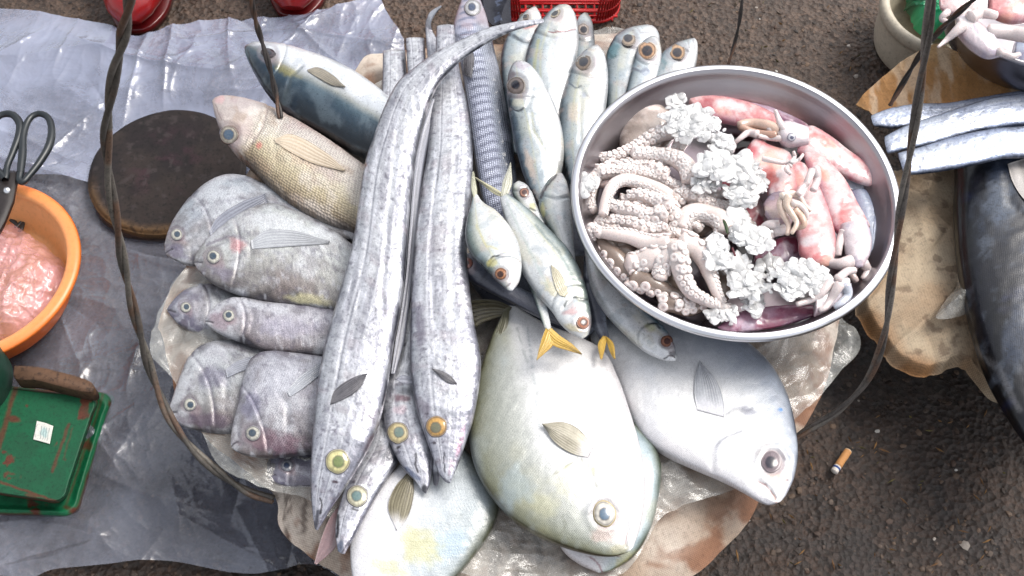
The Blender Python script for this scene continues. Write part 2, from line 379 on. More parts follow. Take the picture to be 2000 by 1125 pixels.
def sheet(name, A, B, z, n, m, mt, parent=None, disp=None, colf=None, thick=0., uvm=1.):
    u = np.linspace(0, 1, n); a = curve(A, u); c = curve(B, u); v = np.linspace(0, 1, m)
    X = a[:, None, 0]*(1-v)[None]+c[:, None, 0]*v[None]; Y = a[:, None, 1]*(1-v)[None]+c[:, None, 1]*v[None]
    U = np.broadcast_to(u[:, None], X.shape); W = np.broadcast_to(v[None], X.shape)
    z = z(U, W) if callable(z) else z
    V = P(X, Y, z); 
    if disp is not None: V[..., 2] += disp(V[..., 0], V[..., 1], U, W)
    px, py = proj(V); C = colf(px, py, V[..., 0], V[..., 1], U, W) if colf else np.ones(V.shape)
    f = gridf(n, m); VV = V.reshape(-1, 3); CC = C.reshape(-1, 3)
    if np.cross(V[1:, :-1]-V[:-1, :-1], V[:-1, 1:]-V[:-1, :-1])[..., 2].sum() < 0: f = f[:, ::-1]
    Fl = [f]
    if thick:
        k = n*m; V2 = VV.copy(); V2[:, 2] -= thick
        i = np.r_[np.arange(m), np.arange(1, n)*m+m-1, (n-1)*m+np.arange(m-2, -1, -1), np.arange(n-2, 0, -1)*m]; j = np.roll(i, -1)
        VV = np.vstack([VV, V2]); CC = np.vstack([CC, CC]); Fl = [f, f[:, ::-1]+k, np.stack([j, i, i+k, j+k], 1)]
    return mk(name, VV, Fl, mt, parent, CC, VV[:, :2]*uvm)
def radial(name, outline, cen, zf, n, m, mt, parent=None, disp=None, colf=None, jag=0., seed=0, inner=0., pw=1.):
    """cloth from a centre to an outline (closed)"""
    u = np.linspace(0, 1, n+1)[:-1]; o = curve(list(outline)+[outline[0]], u)
    if jag: o = o+np.stack([vn(u*n/9, 0, 0, seed)-.5, vn(u*n/9, 7, 0, seed)-.5], 1)*jag+np.stack([vn(u*n/2.5, 0, 0, seed+1)-.5, vn(u*n/2.5, 7, 0, seed+1)-.5], 1)*jag*.5
    r = inner+(1-inner)*np.linspace(0, 1, m)**pw
    X = cen[0]+(o[:, None, 0]-cen[0])*r[None]; Y = cen[1]+(o[:, None, 1]-cen[1])*r[None]
    U = np.broadcast_to(u[:, None], X.shape); W = np.broadcast_to(r[None], X.shape)
    V = P(X, Y, zf(U, W) if callable(zf) else zf)
    if disp is not None: V[..., 2] += disp(V[..., 0], V[..., 1], U, W)
    px, py = proj(V); C = colf(px, py, V[..., 0], V[..., 1], U, W) if colf else np.ones(V.shape)
    V = np.swapaxes(V, 0, 1).reshape(-1, 3); C = np.swapaxes(C, 0, 1).reshape(-1, 3)
    G = V.reshape(m, n, 3); f = gridf(m, n, True)
    if np.cross(G[1:, :-1]-G[:-1, :-1], G[:-1, 1:]-G[:-1, :-1])[..., 2].sum() < 0: f = f[:, ::-1]
    return mk(name, V, [f], mt, parent, C, V[:, :2])
# ---------------------------------------------------------------- material library
M = {}
def film(name, tint, dens, rough=.22, mscale=18, lo=.35, hi=.7, bump=.5, fine=.0012):
    m, n, b, out = mat(name); L = n.links.new
    b.inputs['Base Color'].default_value = (*lin(tint), 1); b.inputs['Roughness'].default_value = rough
    b.inputs['Coat Weight'].default_value = .6; b.inputs['Coat Roughness'].default_value = .12
    tr = nd(n, 'ShaderNodeBsdfTransparent'); mx = nd(n, 'ShaderNodeMixShader')
    tc = nd(n, 'ShaderNodeTexCoord'); no = nd(n, 'ShaderNodeTexNoise', Scale=mscale, Detail=11., Roughness=.66, Distortion=.6); L(tc.outputs['Object'], no.inputs['Vector'])
    mr = nd(n, 'ShaderNodeMapRange'); mr.inputs[1].default_value = lo; mr.inputs[2].default_value = hi
    mr.inputs[3].default_value = dens[0]; mr.inputs[4].default_value = dens[1]; L(no.outputs[0], mr.inputs[0])
    L(mr.outputs[0], mx.inputs[0]); L(tr.outputs[0], mx.inputs[1]); L(b.outputs[0], mx.inputs[2])
    gl = nd(n, 'ShaderNodeBsdfGlossy', Roughness=.16); lw = nd(n, 'ShaderNodeLayerWeight', Blend=.3); sm = nd(n, 'ShaderNodeMixShader'); L(lw.outputs['Fresnel'], sm.inputs[0]); L(mx.outputs[0], sm.inputs[1]); L(gl.outputs[0], sm.inputs[2]); L(sm.outputs[0], out.inputs['Surface'])
    n2 = nd(n, 'ShaderNodeTexNoise', Scale=mscale*5, Detail=5., Roughness=.6, Distortion=2.); L(tc.outputs['Object'], n2.inputs['Vector'])
    bp = nd(n, 'ShaderNodeBump', Strength=bump, Distance=fine); L(n2.outputs[0], bp.inputs['Height']); L(bp.outputs[0], b.inputs['Normal']); L(bp.outputs[0], b.inputs['Coat Normal']); L(bp.outputs[0], gl.inputs['Normal'])
    return m
def weave(name, per=.0016):
    m, n, b, out = mat(name); L = n.links.new
    c, no, tc, a = attr_col(n, .12, 90)
    mp = nd(n, 'ShaderNodeMapping'); mp.inputs['Rotation'].default_value = (0, 0, .35); mp.inputs['Scale'].default_value = (1/per, 1/per, 1); L(tc.outputs['UV'], mp.inputs['Vector'])
    sp = nd(n, 'ShaderNodeSeparateXYZ'); L(mp.outputs[0], sp.inputs[0]); hs = []
    for k in (0, 1):
        mu = nd(n, 'ShaderNodeMath', _operation='MULTIPLY'); mu.inputs[1].default_value = math.pi; L(sp.outputs[k], mu.inputs[0])
        si = nd(n, 'ShaderNodeMath', _operation='SINE'); L(mu.outputs[0], si.inputs[0])
        ab = nd(n, 'ShaderNodeMath', _operation='ABSOLUTE'); L(si.outputs[0], ab.inputs[0]); hs.append(ab)
    mn = nd(n, 'ShaderNodeMath', _operation='MINIMUM'); L(hs[0].outputs[0], mn.inputs[0]); L(hs[1].outputs[0], mn.inputs[1])
    mr = nd(n, 'ShaderNodeMapRange'); mr.inputs[1].default_value = 0; mr.inputs[2].default_value = .5; mr.inputs[3].default_value = .62; mr.inputs[4].default_value = 1.05; L(mn.outputs[0], mr.inputs[0])
    vm = nd(n, 'ShaderNodeVectorMath', _operation='SCALE'); L(c, vm.inputs[0]); L(mr.outputs[0], vm.inputs['Scale']); L(vm.outputs[0], b.inputs['Base Color'])
    bp = nd(n, 'ShaderNodeBump', Strength=.5, Distance=.0005); L(mn.outputs[0], bp.inputs['Height']); L(bp.outputs[0], b.inputs['Normal'])
    b.inputs['Roughness'].default_value = .75
    return m
M['eye'] = plain('eye wet', .2, 0, .08, 300, .02, coat=.5, spec=.4)
M['fin'] = plain('fin membrane', .4, 0, .16, 500, .3, coat=.25)
fn = M['fin'].node_tree; fn.links.new([q for q in fn.nodes if q.type == 'ATTRIBUTE'][0].outputs['Alpha'], fn.nodes['Principled BSDF'].inputs['Alpha'])
M['ribbon'] = skin('silver ribbon skin', .0009, .12, .3, .45, .4, .14, 420, (1, 1), .35, aniso=[(420, 300, .36, .56, .91, 1.03), (24, 380, .36, .66, .92, 1.05), (300, 380, .37, .44, .66, 1.)])
M['pomfret'] = skin('fine scaled skin', .0013, .4, .3, .12, .5, .1, 340, (1, 1), .2)
M['grey'] = skin('grey scaled skin', .0015, .42, .34, .2, .35, .24, 380, (1, 1), .25)
M['scad'] = skin('silvery smooth skin', .0012, .2, .28, .28, .5, .13, 400, (1, 1), .15)
M['grunt'] = skin('coarse scaled skin', .0034, .75, .38, .0, .35, .16, 340, (1, 1.3), .2, jit=.4)
M['dark'] = skin('dark oily skin', .0016, .4, .28, .1, .5, .14, 240, (1, 1), .25)
M['cuda'] = skin('barracuda skin', .0022, .9, .3, .15, .4, .08, 260, (1, 1), .12, jit=.2)
M['tuna'] = skin('tuna skin', .002, .1, .3, .0, .08, .25, 90, (1, 1), .25)
M['squid'] = plain('wet squid flesh', .24, 0, .13, 520, .35, coat=.7, dist=.0006)
for k in ('squid',):
    bb = M[k].node_tree.nodes['Principled BSDF']; bb.inputs['Subsurface Weight'].default_value = .25; bb.inputs['Subsurface Scale'].default_value = .006; bb.inputs['Subsurface Radius'].default_value = (1, .6, .5)
M['cloth'] = weave('woven sack')
M['wood'] = plain('stained wood', .7, 0, .3, 60, .4, spec=.3)
M['paint'] = plain('old paint', .5, 0, .16, 90, .25, spec=.35)
M['plastic'] = plain('moulded plastic', .35, 0, .06, 60, .05)
M['rubber'] = plain('glossy rubber', .3, 0, .1, 70, .1, coat=.3)
M['cable'] = plain('old twisted cable', .55, 0, .3, 160, .4)
M['tub'] = plain('stained plastic', .5, 0, .12, 60, .2)
M['paper'] = plain('paper', .8, 0, .1, 200, .1)
M['film'] = film('milky plastic film', (158, 162, 178), (.24, .5), rough=.2, mscale=10, lo=.36, hi=.66, bump=.3)
M['film2'] = film('milky plastic film bright', (172, 180, 206), (.38, .7), rough=.2, mscale=10, lo=.36, hi=.66, bump=.3)
M['liner'] = film('clear plastic liner', (220, 220, 214), (.12, .5), .14, 24)
M['bagpink'] = film('pinkish plastic bag', (226, 170, 176), (.3, .8), .2, 26)
def steel(c0, c1):
    m, n, b, out = mat('brushed steel'); L = n.links.new
    tc = nd(n, 'ShaderNodeTexCoord'); no = nd(n, 'ShaderNodeTexNoise', Scale=9., Detail=8., Roughness=.6); L(tc.outputs['Object'], no.inputs['Vector'])
    mp = nd(n, 'ShaderNodeMapping'); mp.inputs['Scale'].default_value = (8, 8, 900); L(tc.outputs['Object'], mp.inputs['Vector'])
    n2 = nd(n, 'ShaderNodeTexNoise', Scale=1., Detail=3.); L(mp.outputs[0], n2.inputs['Vector'])
    cr = nd(n, 'ShaderNodeMapRange'); cr.inputs[3].default_value = .18; cr.inputs[4].default_value = .42; L(no.outputs[0], cr.inputs[0]); L(cr.outputs[0], b.inputs['Roughness'])
    mx = nd(n, 'ShaderNodeMix', _data_type='RGBA'); mx.inputs[6].default_value = (*c0, 1); mx.inputs[7].default_value = (*c1, 1); L(no.outputs[0], mx.inputs[0]); L(mx.outputs[2], b.inputs['Base Color'])
    b.inputs['Metallic'].default_value = 1
    bp = nd(n, 'ShaderNodeBump', Strength=.12, Distance=.0005); L(n2.outputs[0], bp.inputs['Height']); L(bp.outputs[0], b.inputs['Normal'])
    return m
M['steel'] = steel((.26, .24, .26), (.46, .44, .46)); M['rimsteel'] = steel((.6, .6, .63), (.8, .8, .83))  # dark bowl, bright rim: one steel's reflections put into two base colours
def water():
    m, n, b, out = mat('melt water'); L = n.links.new
    gl = nd(n, 'ShaderNodeBsdfGlossy', Roughness=.03); tr = nd(n, 'ShaderNodeBsdfTransparent', Color=(.78, .74, .76, 1)); mx = nd(n, 'ShaderNodeMixShader')
    fr = nd(n, 'ShaderNodeFresnel', IOR=1.33)
    tc = nd(n, 'ShaderNodeTexCoord'); no = nd(n, 'ShaderNodeTexNoise', Scale=45., Detail=3.); L(tc.outputs['Object'], no.inputs['Vector'])
    bp = nd(n, 'ShaderNodeBump', Strength=.35, Distance=.003); L(no.outputs[0], bp.inputs['Height']); L(bp.outputs[0], gl.inputs['Normal']); L(bp.outputs[0], fr.inputs['Normal'])
    L(fr.outputs[0], mx.inputs[0]); L(tr.outputs[0], mx.inputs[1]); L(gl.outputs[0], mx.inputs[2]); L(mx.outputs[0], out.inputs['Surface']); return m
M['water'] = water()
def ice():
    m, n, b, out = mat('crushed ice'); L = n.links.new
    b.inputs['Base Color'].default_value = (.93, .93, .93, 1); b.inputs['Roughness'].default_value = .15; b.inputs['Coat Weight'].default_value = 1; b.inputs['Coat Roughness'].default_value = .04; b.inputs['Coat IOR'].default_value = 1.6
    b.inputs['Subsurface Weight'].default_value = .55; b.inputs['Subsurface Scale'].default_value = .01; b.inputs['Subsurface Radius'].default_value = (1, 1, 1)
    tr = nd(n, 'ShaderNodeBsdfTransparent', Color=(.98, .98, .98, 1)); gl = nd(n, 'ShaderNodeBsdfGlossy', Roughness=.05); fr = nd(n, 'ShaderNodeFresnel', IOR=1.45); g2 = nd(n, 'ShaderNodeMixShader'); L(fr.outputs[0], g2.inputs[0]); L(tr.outputs[0], g2.inputs[1]); L(gl.outputs[0], g2.inputs[2])
    at = nd(n, 'ShaderNodeAttribute', _attribute_name='Col')
    tc = nd(n, 'ShaderNodeTexCoord'); no = nd(n, 'ShaderNodeTexNoise', Scale=130., Detail=6., Roughness=.65); L(tc.outputs['Object'], no.inputs['Vector'])
    mr = nd(n, 'ShaderNodeMapRange'); mr.inputs[1].default_value = .35; mr.inputs[2].default_value = .62; mr.inputs[3].default_value = .68; mr.inputs[4].default_value = 1.08; L(no.outputs[0], mr.inputs[0])
    mu = nd(n, 'ShaderNodeMath', _operation='MULTIPLY', _use_clamp=True); L(mr.outputs[0], mu.inputs[0]); L(at.outputs['Alpha'], mu.inputs[1])
    mx = nd(n, 'ShaderNodeMixShader'); L(mu.outputs[0], mx.inputs[0]); L(g2.outputs[0], mx.inputs[1]); L(b.outputs[0], mx.inputs[2]); L(mx.outputs[0], out.inputs['Surface'])
    n2 = nd(n, 'ShaderNodeTexNoise', Scale=500., Detail=2.); L(tc.outputs['Object'], n2.inputs['Vector'])
    bp = nd(n, 'ShaderNodeBump', Strength=.5, Distance=.0008); L(n2.outputs[0], bp.inputs['Height']); L(bp.outputs[0], b.inputs['Coat Normal']); L(bp.outputs[0], gl.inputs['Normal'])
    return m
M['ice'] = ice()
def asphalt():
    m, n, b, out = mat('worn asphalt'); L = n.links.new
    c, no, tc, a = attr_col(n, .35, 140)
    vo = nd(n, 'ShaderNodeTexVoronoi', Scale=150.); L(tc.outputs['Object'], vo.inputs['Vector'])
    mr = nd(n, 'ShaderNodeMapRange'); mr.inputs[3].default_value = .65; mr.inputs[4].default_value = 1.5
    sp = nd(n, 'ShaderNodeSeparateColor'); L(vo.outputs['Color'], sp.inputs[0]); L(sp.outputs[0], mr.inputs[0])
    vm = nd(n, 'ShaderNodeVectorMath', _operation='SCALE'); L(c, vm.inputs[0]); L(mr.outputs[0], vm.inputs['Scale']); L(vm.outputs[0], b.inputs['Base Color'])
    ad = nd(n, 'ShaderNodeMath', _operation='ADD'); L(vo.outputs['Distance'], ad.inputs[0]); L(no.outputs[0], ad.inputs[1])
    bp = nd(n, 'ShaderNodeBump', Strength=.9, Distance=.004); L(ad.outputs[0], bp.inputs['Height']); L(bp.outputs[0], b.inputs['Normal'])
    b.inputs['Roughness'].default_value = .6; return m
M['asphalt'] = asphalt()
# ---------------------------------------------------------------- ground
def warp_axis(lo, hi, n, far):
    a = np.linspace(lo, hi, n); t = np.array([.05, .15, .4, 1, 2.5, 6, 14, far]); return np.r_[lo-t[::-1], a, hi+t]
gx = warp_axis(-.8, .8, 420, 30); gy = warp_axis(-.35, .75, 300, 30)
GX, GY = np.meshgrid(gx, gy, indexing='ij')
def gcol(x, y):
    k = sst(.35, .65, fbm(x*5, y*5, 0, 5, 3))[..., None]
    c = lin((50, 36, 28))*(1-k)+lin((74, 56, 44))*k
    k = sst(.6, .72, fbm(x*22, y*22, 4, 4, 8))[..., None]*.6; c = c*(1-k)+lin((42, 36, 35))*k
    k = sst(-.05, .45, y)[..., None]*.5; c = c*(1-k)+lin((104, 84, 70))*k      # shade on the near road put into the colour: lighter further back
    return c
GZ = -.004+.004*(fbm(GX*14, GY*14, 0, 3, 1)-.5)+.0035*(fbm(GX*110, GY*110, 0, 2, 2)-.5)
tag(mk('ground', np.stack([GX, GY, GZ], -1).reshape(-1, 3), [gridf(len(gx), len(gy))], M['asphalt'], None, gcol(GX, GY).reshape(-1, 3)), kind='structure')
rng = np.random.default_rng(5)
def ico():
    t = (1+5**.5)/2
    v = np.array([(-1, t, 0), (1, t, 0), (-1, -t, 0), (1, -t, 0), (0, -1, t), (0, 1, t), (0, -1, -t), (0, 1, -t), (t, 0, -1), (t, 0, 1), (-t, 0, -1), (-t, 0, 1)], float)/math.hypot(1, t)
    f = np.array([(0, 11, 5), (0, 5, 1), (0, 1, 7), (0, 7, 10), (0, 10, 11), (1, 5, 9), (5, 11, 4), (11, 10, 2), (10, 7, 6), (7, 1, 8), (3, 9, 4), (3, 4, 2), (3, 2, 6), (3, 6, 8), (3, 8, 9), (4, 9, 5), (2, 4, 11), (6, 2, 10), (8, 6, 7), (9, 8, 1)])
    return v, f
IV, IF = ico()
def ico2():
    v = [tuple(q) for q in IV]; f = []; ca = {}
    def mid(a, b):
        k = (min(a, b), max(a, b))
        if k not in ca:
            p = (np.array(v[a])+np.array(v[b])); p /= np.linalg.norm(p); ca[k] = len(v); v.append(tuple(p))
        return ca[k]
    for a, b, c in IF:
        x, y, z = mid(a, b), mid(b, c), mid(c, a); f += [(a, x, z), (b, y, x), (c, z, y), (x, y, z)]
    return np.array(v), np.array(f)
IV2, IF2 = ico2()
def rocks(n, xr, yr, r0, r1, cols, z=0., seed=1):
    g = np.random.default_rng(seed); r = r0+(r1-r0)*g.random(n)**3
    x = g.uniform(*xr, n); y = g.uniform(*yr, n)
    sc = np.stack([r*g.uniform(.7, 1.3, n), r*g.uniform(.6, 1.1, n), r*g.uniform(.25, .5, n)], 1)
    a = g.uniform(0, 2*np.pi, n); V = IV[None]*(1+g.uniform(-.28, .28, (n, 12, 1)))*sc[:, None]
    X = V[..., 0]*np.cos(a)[:, None]-V[..., 1]*np.sin(a)[:, None]; Y = V[..., 0]*np.sin(a)[:, None]+V[..., 1]*np.cos(a)[:, None]
    zz = z-.004+.004*(fbm(x*14, y*14, 0, 3, 1)-.5)+.0035*(fbm(x*110, y*110, 0, 2, 2)-.5)
    V = np.stack([X+x[:, None], Y+y[:, None], V[..., 2]+zz[:, None]+.0003], -1)
    C = np.array([lin(c) for c in cols])[g.integers(0, len(cols), n)]*g.uniform(.6, 1.15, (n, 1))
    C = C*.9*(1+.25*sst(0, .45, y))[:, None]  # same near shade put into the grit colour, brighter further back
    return V.reshape(-1, 3), (IF[None]+12*np.arange(n)[:, None, None]).reshape(-1, 3), np.repeat(C, 12, 0)
M['stone'] = plain('grit', .7, 0, .15, 300, .3)
V, Fq, C = rocks(21000, (-.8, .8), (-.32, .72), .0006, .0042, [(80, 61, 49), (58, 45, 37), (88, 74, 64), (74, 54, 42), (50, 41, 36), (98, 78, 62)], seed=3)
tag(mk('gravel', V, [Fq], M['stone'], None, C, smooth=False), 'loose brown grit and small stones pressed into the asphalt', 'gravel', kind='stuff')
V, Fq, C = rocks(45, (-.1, .62), (-.3, .6), .0015, .0055, [(200, 196, 190), (170, 160, 150), (190, 180, 170)], seed=9)
tag(mk('pale_chips', V, [Fq], M['stone'], None, C, smooth=False), 'scattered pale chips of shell and stone on the road', 'grit', kind='stuff')
mb = MB(); g = np.random.default_rng(12)
for px, py, L_, a in [(1690+g.uniform(-160, 280), 900+g.uniform(-100, 220), g.uniform(6, 22), g.uniform(0, 3.1)) for _ in range(60)]+[(1500+g.uniform(-150, 200), 60+g.uniform(-60, 90), g.uniform(6, 18), g.uniform(0, 3.1)) for _ in range(26)]+[(1728, 880, 26, .4), (1505, 1008, 16, 1.4), (1440, 1085, 24, 1.5)]:
    c = P(px, py, .0015); l = L_/1650/2; w_ = l*.16
    d = np.array([math.cos(a), -math.sin(a), 0]); e = np.array([d[1], -d[0], 0])
    V = [c-d*l, c-d*l*.2+e*w_, c+d*l, c-d*l*.1-e*w_, c+(0, 0, .0012), c-(0, 0, .003)]
    mb.add(V, np.array([[0, 1, 4], [1, 2, 4], [2, 3, 4], [3, 0, 4], [1, 0, 5], [2, 1, 5], [3, 2, 5], [0, 3, 5]]), lin([(150, 110, 60), (110, 100, 50), (120, 85, 50)][g.integers(3)])*g.uniform(.5, 1))
tag(mb.build('leaf_litter', M['paper'], None, False), 'tiny dry straw and leaf bits strewn over the road', 'litter', kind='stuff')
# ---------------------------------------------------------------- plastic sheets on the ground
def folds(x, y, n, s, h, box):
    g = np.random.default_rng(s); r = 0
    for k in range(n):
        cx, cy = g.uniform(box[0], box[1]), g.uniform(box[2], box[3]); a = g.uniform(0, math.pi); L_ = g.uniform(.04, .22); w_ = g.uniform(.002, .007); hh = h*g.uniform(.3, 1)*(1 if g.random() < .7 else -1)
        u = (x-cx)*math.cos(a)+(y-cy)*math.sin(a); v = -(x-cx)*math.sin(a)+(y-cy)*math.cos(a)+.25*u*u/L_*g.uniform(-1, 1)
        r = r+hh*np.exp(-np.abs(v)/(w_*(1+2*np.abs(u)/L_)))*sst(L_, L_*.2, np.abs(u))
    return r
BXY = P(325, 329, .022)
def crinkle(a1, a2, a3, s, nf=150, hf=.006):
    def f(x, y, U, W):
        k = sst(.085, .135, np.hypot(x-BXY[0], y-BXY[1]))
        return (g_(x, y)+folds(x, y, nf, s, hf, (-.65, 0, -.3, .6)))*k
    def g_(x, y):
        wx = fbm(x*3, y*3, 0, 2, s+40)*.3; wy = fbm(x*3, y*3, 5, 2, s+41)*.3
        return a1*ridged((x+wx)*5, (y+wy)*7, 2, s, 3)+a2*ridged((x+wx)*17, (y+wy)*17, 3, s+3, 5)+a3*ridged(x*60+wx*9, y*60, 3, s+5, 4)
    return f
lo = sheet('plastic_sheet', [(-150, 300), (200, 330), (480, 300), (700, 300)], [(-150, 1105), (60, 1135), (110, 1118), (230, 1105), (330, 1100), (440, 1118), (520, 1125), (610, 1105), (700, 1150), (760, 1170)], .002, 480, 420, M['film'], disp=crinkle(.014, .003, .0006, 3, 110, .005))
tag(lo, 'large crumpled sheet of milky plastic spread on the road under the scale and basin', 'plastic sheet')
up = sheet('plastic_sheet', [(-150, 15), (0, 24), (70, 28), (140, 40), (210, 55), (270, 80), (330, 60), (400, 45), (480, 40), (560, 38), (640, 25), (690, 14), (735, -5), (752, 20), (790, 85)], [(-150, 345), (0, 336), (80, 348), (180, 357), (300, 352), (420, 350), (560, 330), (700, 300), (760, 240), (790, 140)], .012, 480, 260, M['film2'], disp=crinkle(.018, .0035, .0007, 21, 110, .006))
tag(up, 'whiter folded plastic sheet lying behind the chopping board, below the red boots', 'plastic sheet')
# ---------------------------------------------------------------- the carrying basket, its sack and liner
BC = P(965, 590, .13)
mb = MB(); Rb = .262
mb.lathe([(0, .0), (.14, .0), (.235, .008), (Rb, .014), (Rb+.006, .018), (Rb+.006, .012), (.237, .002), (.14, -.006), (0, -.006)], BC-np.array([0, 0, .02]), 96, lin((120, 88, 52)))
bk = thing('carrying_basket', BC-np.array([0, 0, .026]), 'shallow round woven carrying basket under the fish, hung on twisted cables', 'basket')
mb.build('basket_tray', M['wood'], bk)
mb = MB()
for k in range(3):
    t = np.linspace(0, 2*np.pi, 220); a = t*22+k*2*np.pi/3
    rr = Rb+.006+.0035*np.cos(a)
    mb.tube(np.stack([BC[0]+rr*np.cos(t), BC[1]+rr*np.sin(t), BC[2]-.004+.0035*np.sin(a)], 1), .0028, 7, lin((132, 98, 60)), cap=False)
mb.build('rim', M['wood'], bk)
def sackcol(px, py, x, y, U, W):
    k = sst(.3, .7, fbm(x*14, y*14, 0, 4, 5))[..., None]; c = lin((212, 198, 184))*(1-k)+lin((176, 154, 134))*k
    k = (sst(.44, .62, fbm(x*48, y*48, 3, 5, 6))*(.3+.5*sst(.84, .98, W)))[..., None]; c = c*(1-k)+lin((134, 80, 44))*k
    k = (sst(.58, .66, fbm(x*120, y*60, 3, 3, 16))*sst(.4, .6, fbm(x*10, y*10, 7, 2, 18))*.7)[..., None]; c = c*(1-k)+lin((66, 44, 34))*k
    return c
sk_out = [(310, 640), (330, 560), (400, 470), (480, 330), (600, 230), (692, 140), (720, 105), (850, 90), (1000, 78), (1170, 60), (1240, 66), (1262, 110), (1300, 160), (1420, 230), (1560, 330), (1640, 450), (1640, 640), (1600, 780), (1540, 880), (1482, 985), (1440, 1040), (1330, 1135), (1150, 1190), (950, 1200), (780, 1170), (690, 1128), (610, 1085), (548, 1035), (538, 968), (500, 935), (440, 890), (400, 850), (340, 760)]
sk = radial('sack_cloth', sk_out, (970, 600), lambda U, W: .142-.004*W+0*U, 420, 150, M['cloth'], jag=7, seed=4, pw=.75,
            disp=lambda x, y, U, W: .012*sst(.72, 1, W)*(fbm(x*9, y*9, 0, 3, 8)-.35)+.004*ridged(x*16, y*16, 3, 9)-.02*sst(.93, 1, W)*fbm(x*7, y*7, 3, 2, 1), colf=sackcol)
tag(sk, 'stained off white woven sack lining the central fish basket, frayed at its edge', 'sack')
ln_out = [(298, 655), (318, 590), (385, 512), (450, 480), (560, 400), (680, 250), (720, 180), (880, 130), (1000, 110), (1170, 66), (1240, 72), (1280, 150), (1420, 240), (1600, 560), (1640, 622), (1674, 688), (1640, 730), (1585, 790), (1550, 822), (1500, 880), (1430, 960), (1300, 1010), (1220, 1120), (1100, 1150), (960, 1140), (700, 1060), (600, 980), (520, 960), (430, 915), (396, 850), (340, 745), (302, 705)]
ln = radial('plastic_liner', ln_out, (970, 600), lambda U, W: .153+.004*W+0*U, 420, 200, M['liner'], jag=4, seed=14, pw=.8,
            disp=lambda x, y, U, W: sst(.4, .75, W)*(folds(x, y, 110, 77, .007, (-.38, .4, -.26, .5))+.012*(ridged(x*8+fbm(x*6, y*6)*2, y*8, 2, 31)-.3)+.008*ridged(x*26+fbm(x*6, y*6, 3)*3, y*26, 3, 33, 2.)+.0025*ridged(x*70, y*70, 2, 35)))
tag(ln, 'crinkled clear plastic sheet spread over the sack beneath the fish', 'plastic sheet')
# ---------------------------------------------------------------- twisted cables
def cable(path, label, r=.0022, tw=.0019, pitch=.09, strands=2, n=420, cols=((86, 80, 74), (70, 64, 58)), grp='twisted cables holding the basket', wig=1.):
    q = curve(np.array([list(P(x, y, z)) for x, y, z in path]), np.linspace(0, 1, n))
    s = np.r_[0, np.cumsum(np.linalg.norm(np.diff(q, axis=0), axis=1))]
    T = np.gradient(q, axis=0); T /= np.linalg.norm(T, axis=1)[:, None]; X = np.cross(T, [0.3, .9, .2]); X /= np.linalg.norm(X, axis=1)[:, None]; Y = np.cross(T, X)
    t = thing('twisted_cable', q[0], label, 'cable', grp)
    for k in range(strands):
        a = 2*np.pi*(s/pitch+.25*fbm(s*9, 0*s, 0, 2, 7)*wig)+2*np.pi*k/strands
        mb = MB(); c = lin(cols[k % len(cols)])*(.75+.5*fbm(s*60, 0*s, k, 3, 3))[:, None]
        kk = sst(.52, .66, fbm(s*25, 0*s+k, 3, 3, 5))[:, None]; c = c*(1-kk*.6)+lin((104, 66, 38))*kk*.6
        mb.tube(q+tw*(X*np.cos(a)[:, None]+Y*np.sin(a)[:, None]), r, 10, c); mb.build('strand', M['cable'], t)
    return t
cable([(534, 976, .133), (480, 958, .135), (400, 900, .16), (340, 830, .19), (300, 740, .225), (270, 640, .28), (246, 540, .34), (228, 440, .40), (212, 340, .45), (208, 250, .5), (222, 150, .56), (242, 60, .62), (256, -40, .68), (262, -140, .73)], 'thick twisted brown cable looping down over the chopping board at left', .0026, .0021, .13, cols=((104, 98, 90), (84, 78, 72)))
cable([(1540, 866, .13), (1580, 838, .145), (1640, 800, .17), (1695, 740, .21), (1728, 650, .27), (1742, 540, .33), (1758, 420, .39), (1782, 270, .46), (1800, 150, .52), (1816, 20, .6), (1826, -120, .68)], 'long twisted grey cable curving past the right side of the steel pan', .0023, .0018, .17, cols=((110, 104, 98), (90, 84, 80)))
cable([(548, 230, .19), (540, 190, .2), (526, 130, .23), (508, 70, .26), (494, 20, .3), (486, -60, .35)], 'thin dark twisted cable crossing the head of the blue green fish', .0019, .0015, .07, cols=((62, 56, 54), (50, 44, 42)))
cable([(1422, 128, .2), (1436, 80, .22), (1446, 30, .25), (1453, -40, .29)], 'short thin dark cable rising behind the steel pan', .0013, .0009, .07, cols=((54, 50, 48), (46, 42, 40)))
cable([(1738, 206, .17), (1762, 165, .19), (1795, 110, .23), (1840, 55, .28), (1900, 0, .34), (1960, -50, .4)], 'dark cable slanting from the right hand basket to the top edge', .002, .0014, .09, cols=((58, 52, 48), (48, 44, 42)), grp='twisted cables holding the basket')
# ---------------------------------------------------------------- kinds of fish
RIB = dict(flat=.6, stops=[(-1, (96, 100, 112)), (-.86, (176, 179, 186)), (-.5, (216, 218, 224)), (.1, (222, 224, 228)), (.6, (208, 210, 217)), (.88, (140, 143, 153)), (1, (44, 48, 58))], warp=.12,
    head=(.84, (182, 182, 198), .45), wrinkle=(60, 60, .0004),
    blots=[(14, 110, .46, .66, (150, 149, 162), .5), (300, 110, .5, .68, (108, 108, 124), .35), (60, 260, .5, .7, (236, 238, 246), .6), (90, 40, .58, .7, (156, 144, 152), .4), (190, 190, .64, .72, (84, 78, 96), .6)],
    lines=[(-.44, .04, (244, 245, 250), .75), (-.36, .028, (112, 114, 128), .6), (-.3, .02, (236, 238, 244), .5), (.12, .03, (124, 124, 140), .4), (.17, .02, (240, 242, 246), .5), (.48, .03, (244, 245, 250), .45), (.54, .03, (124, 124, 140), .4), (.84, .06, (84, 86, 100), .45)])
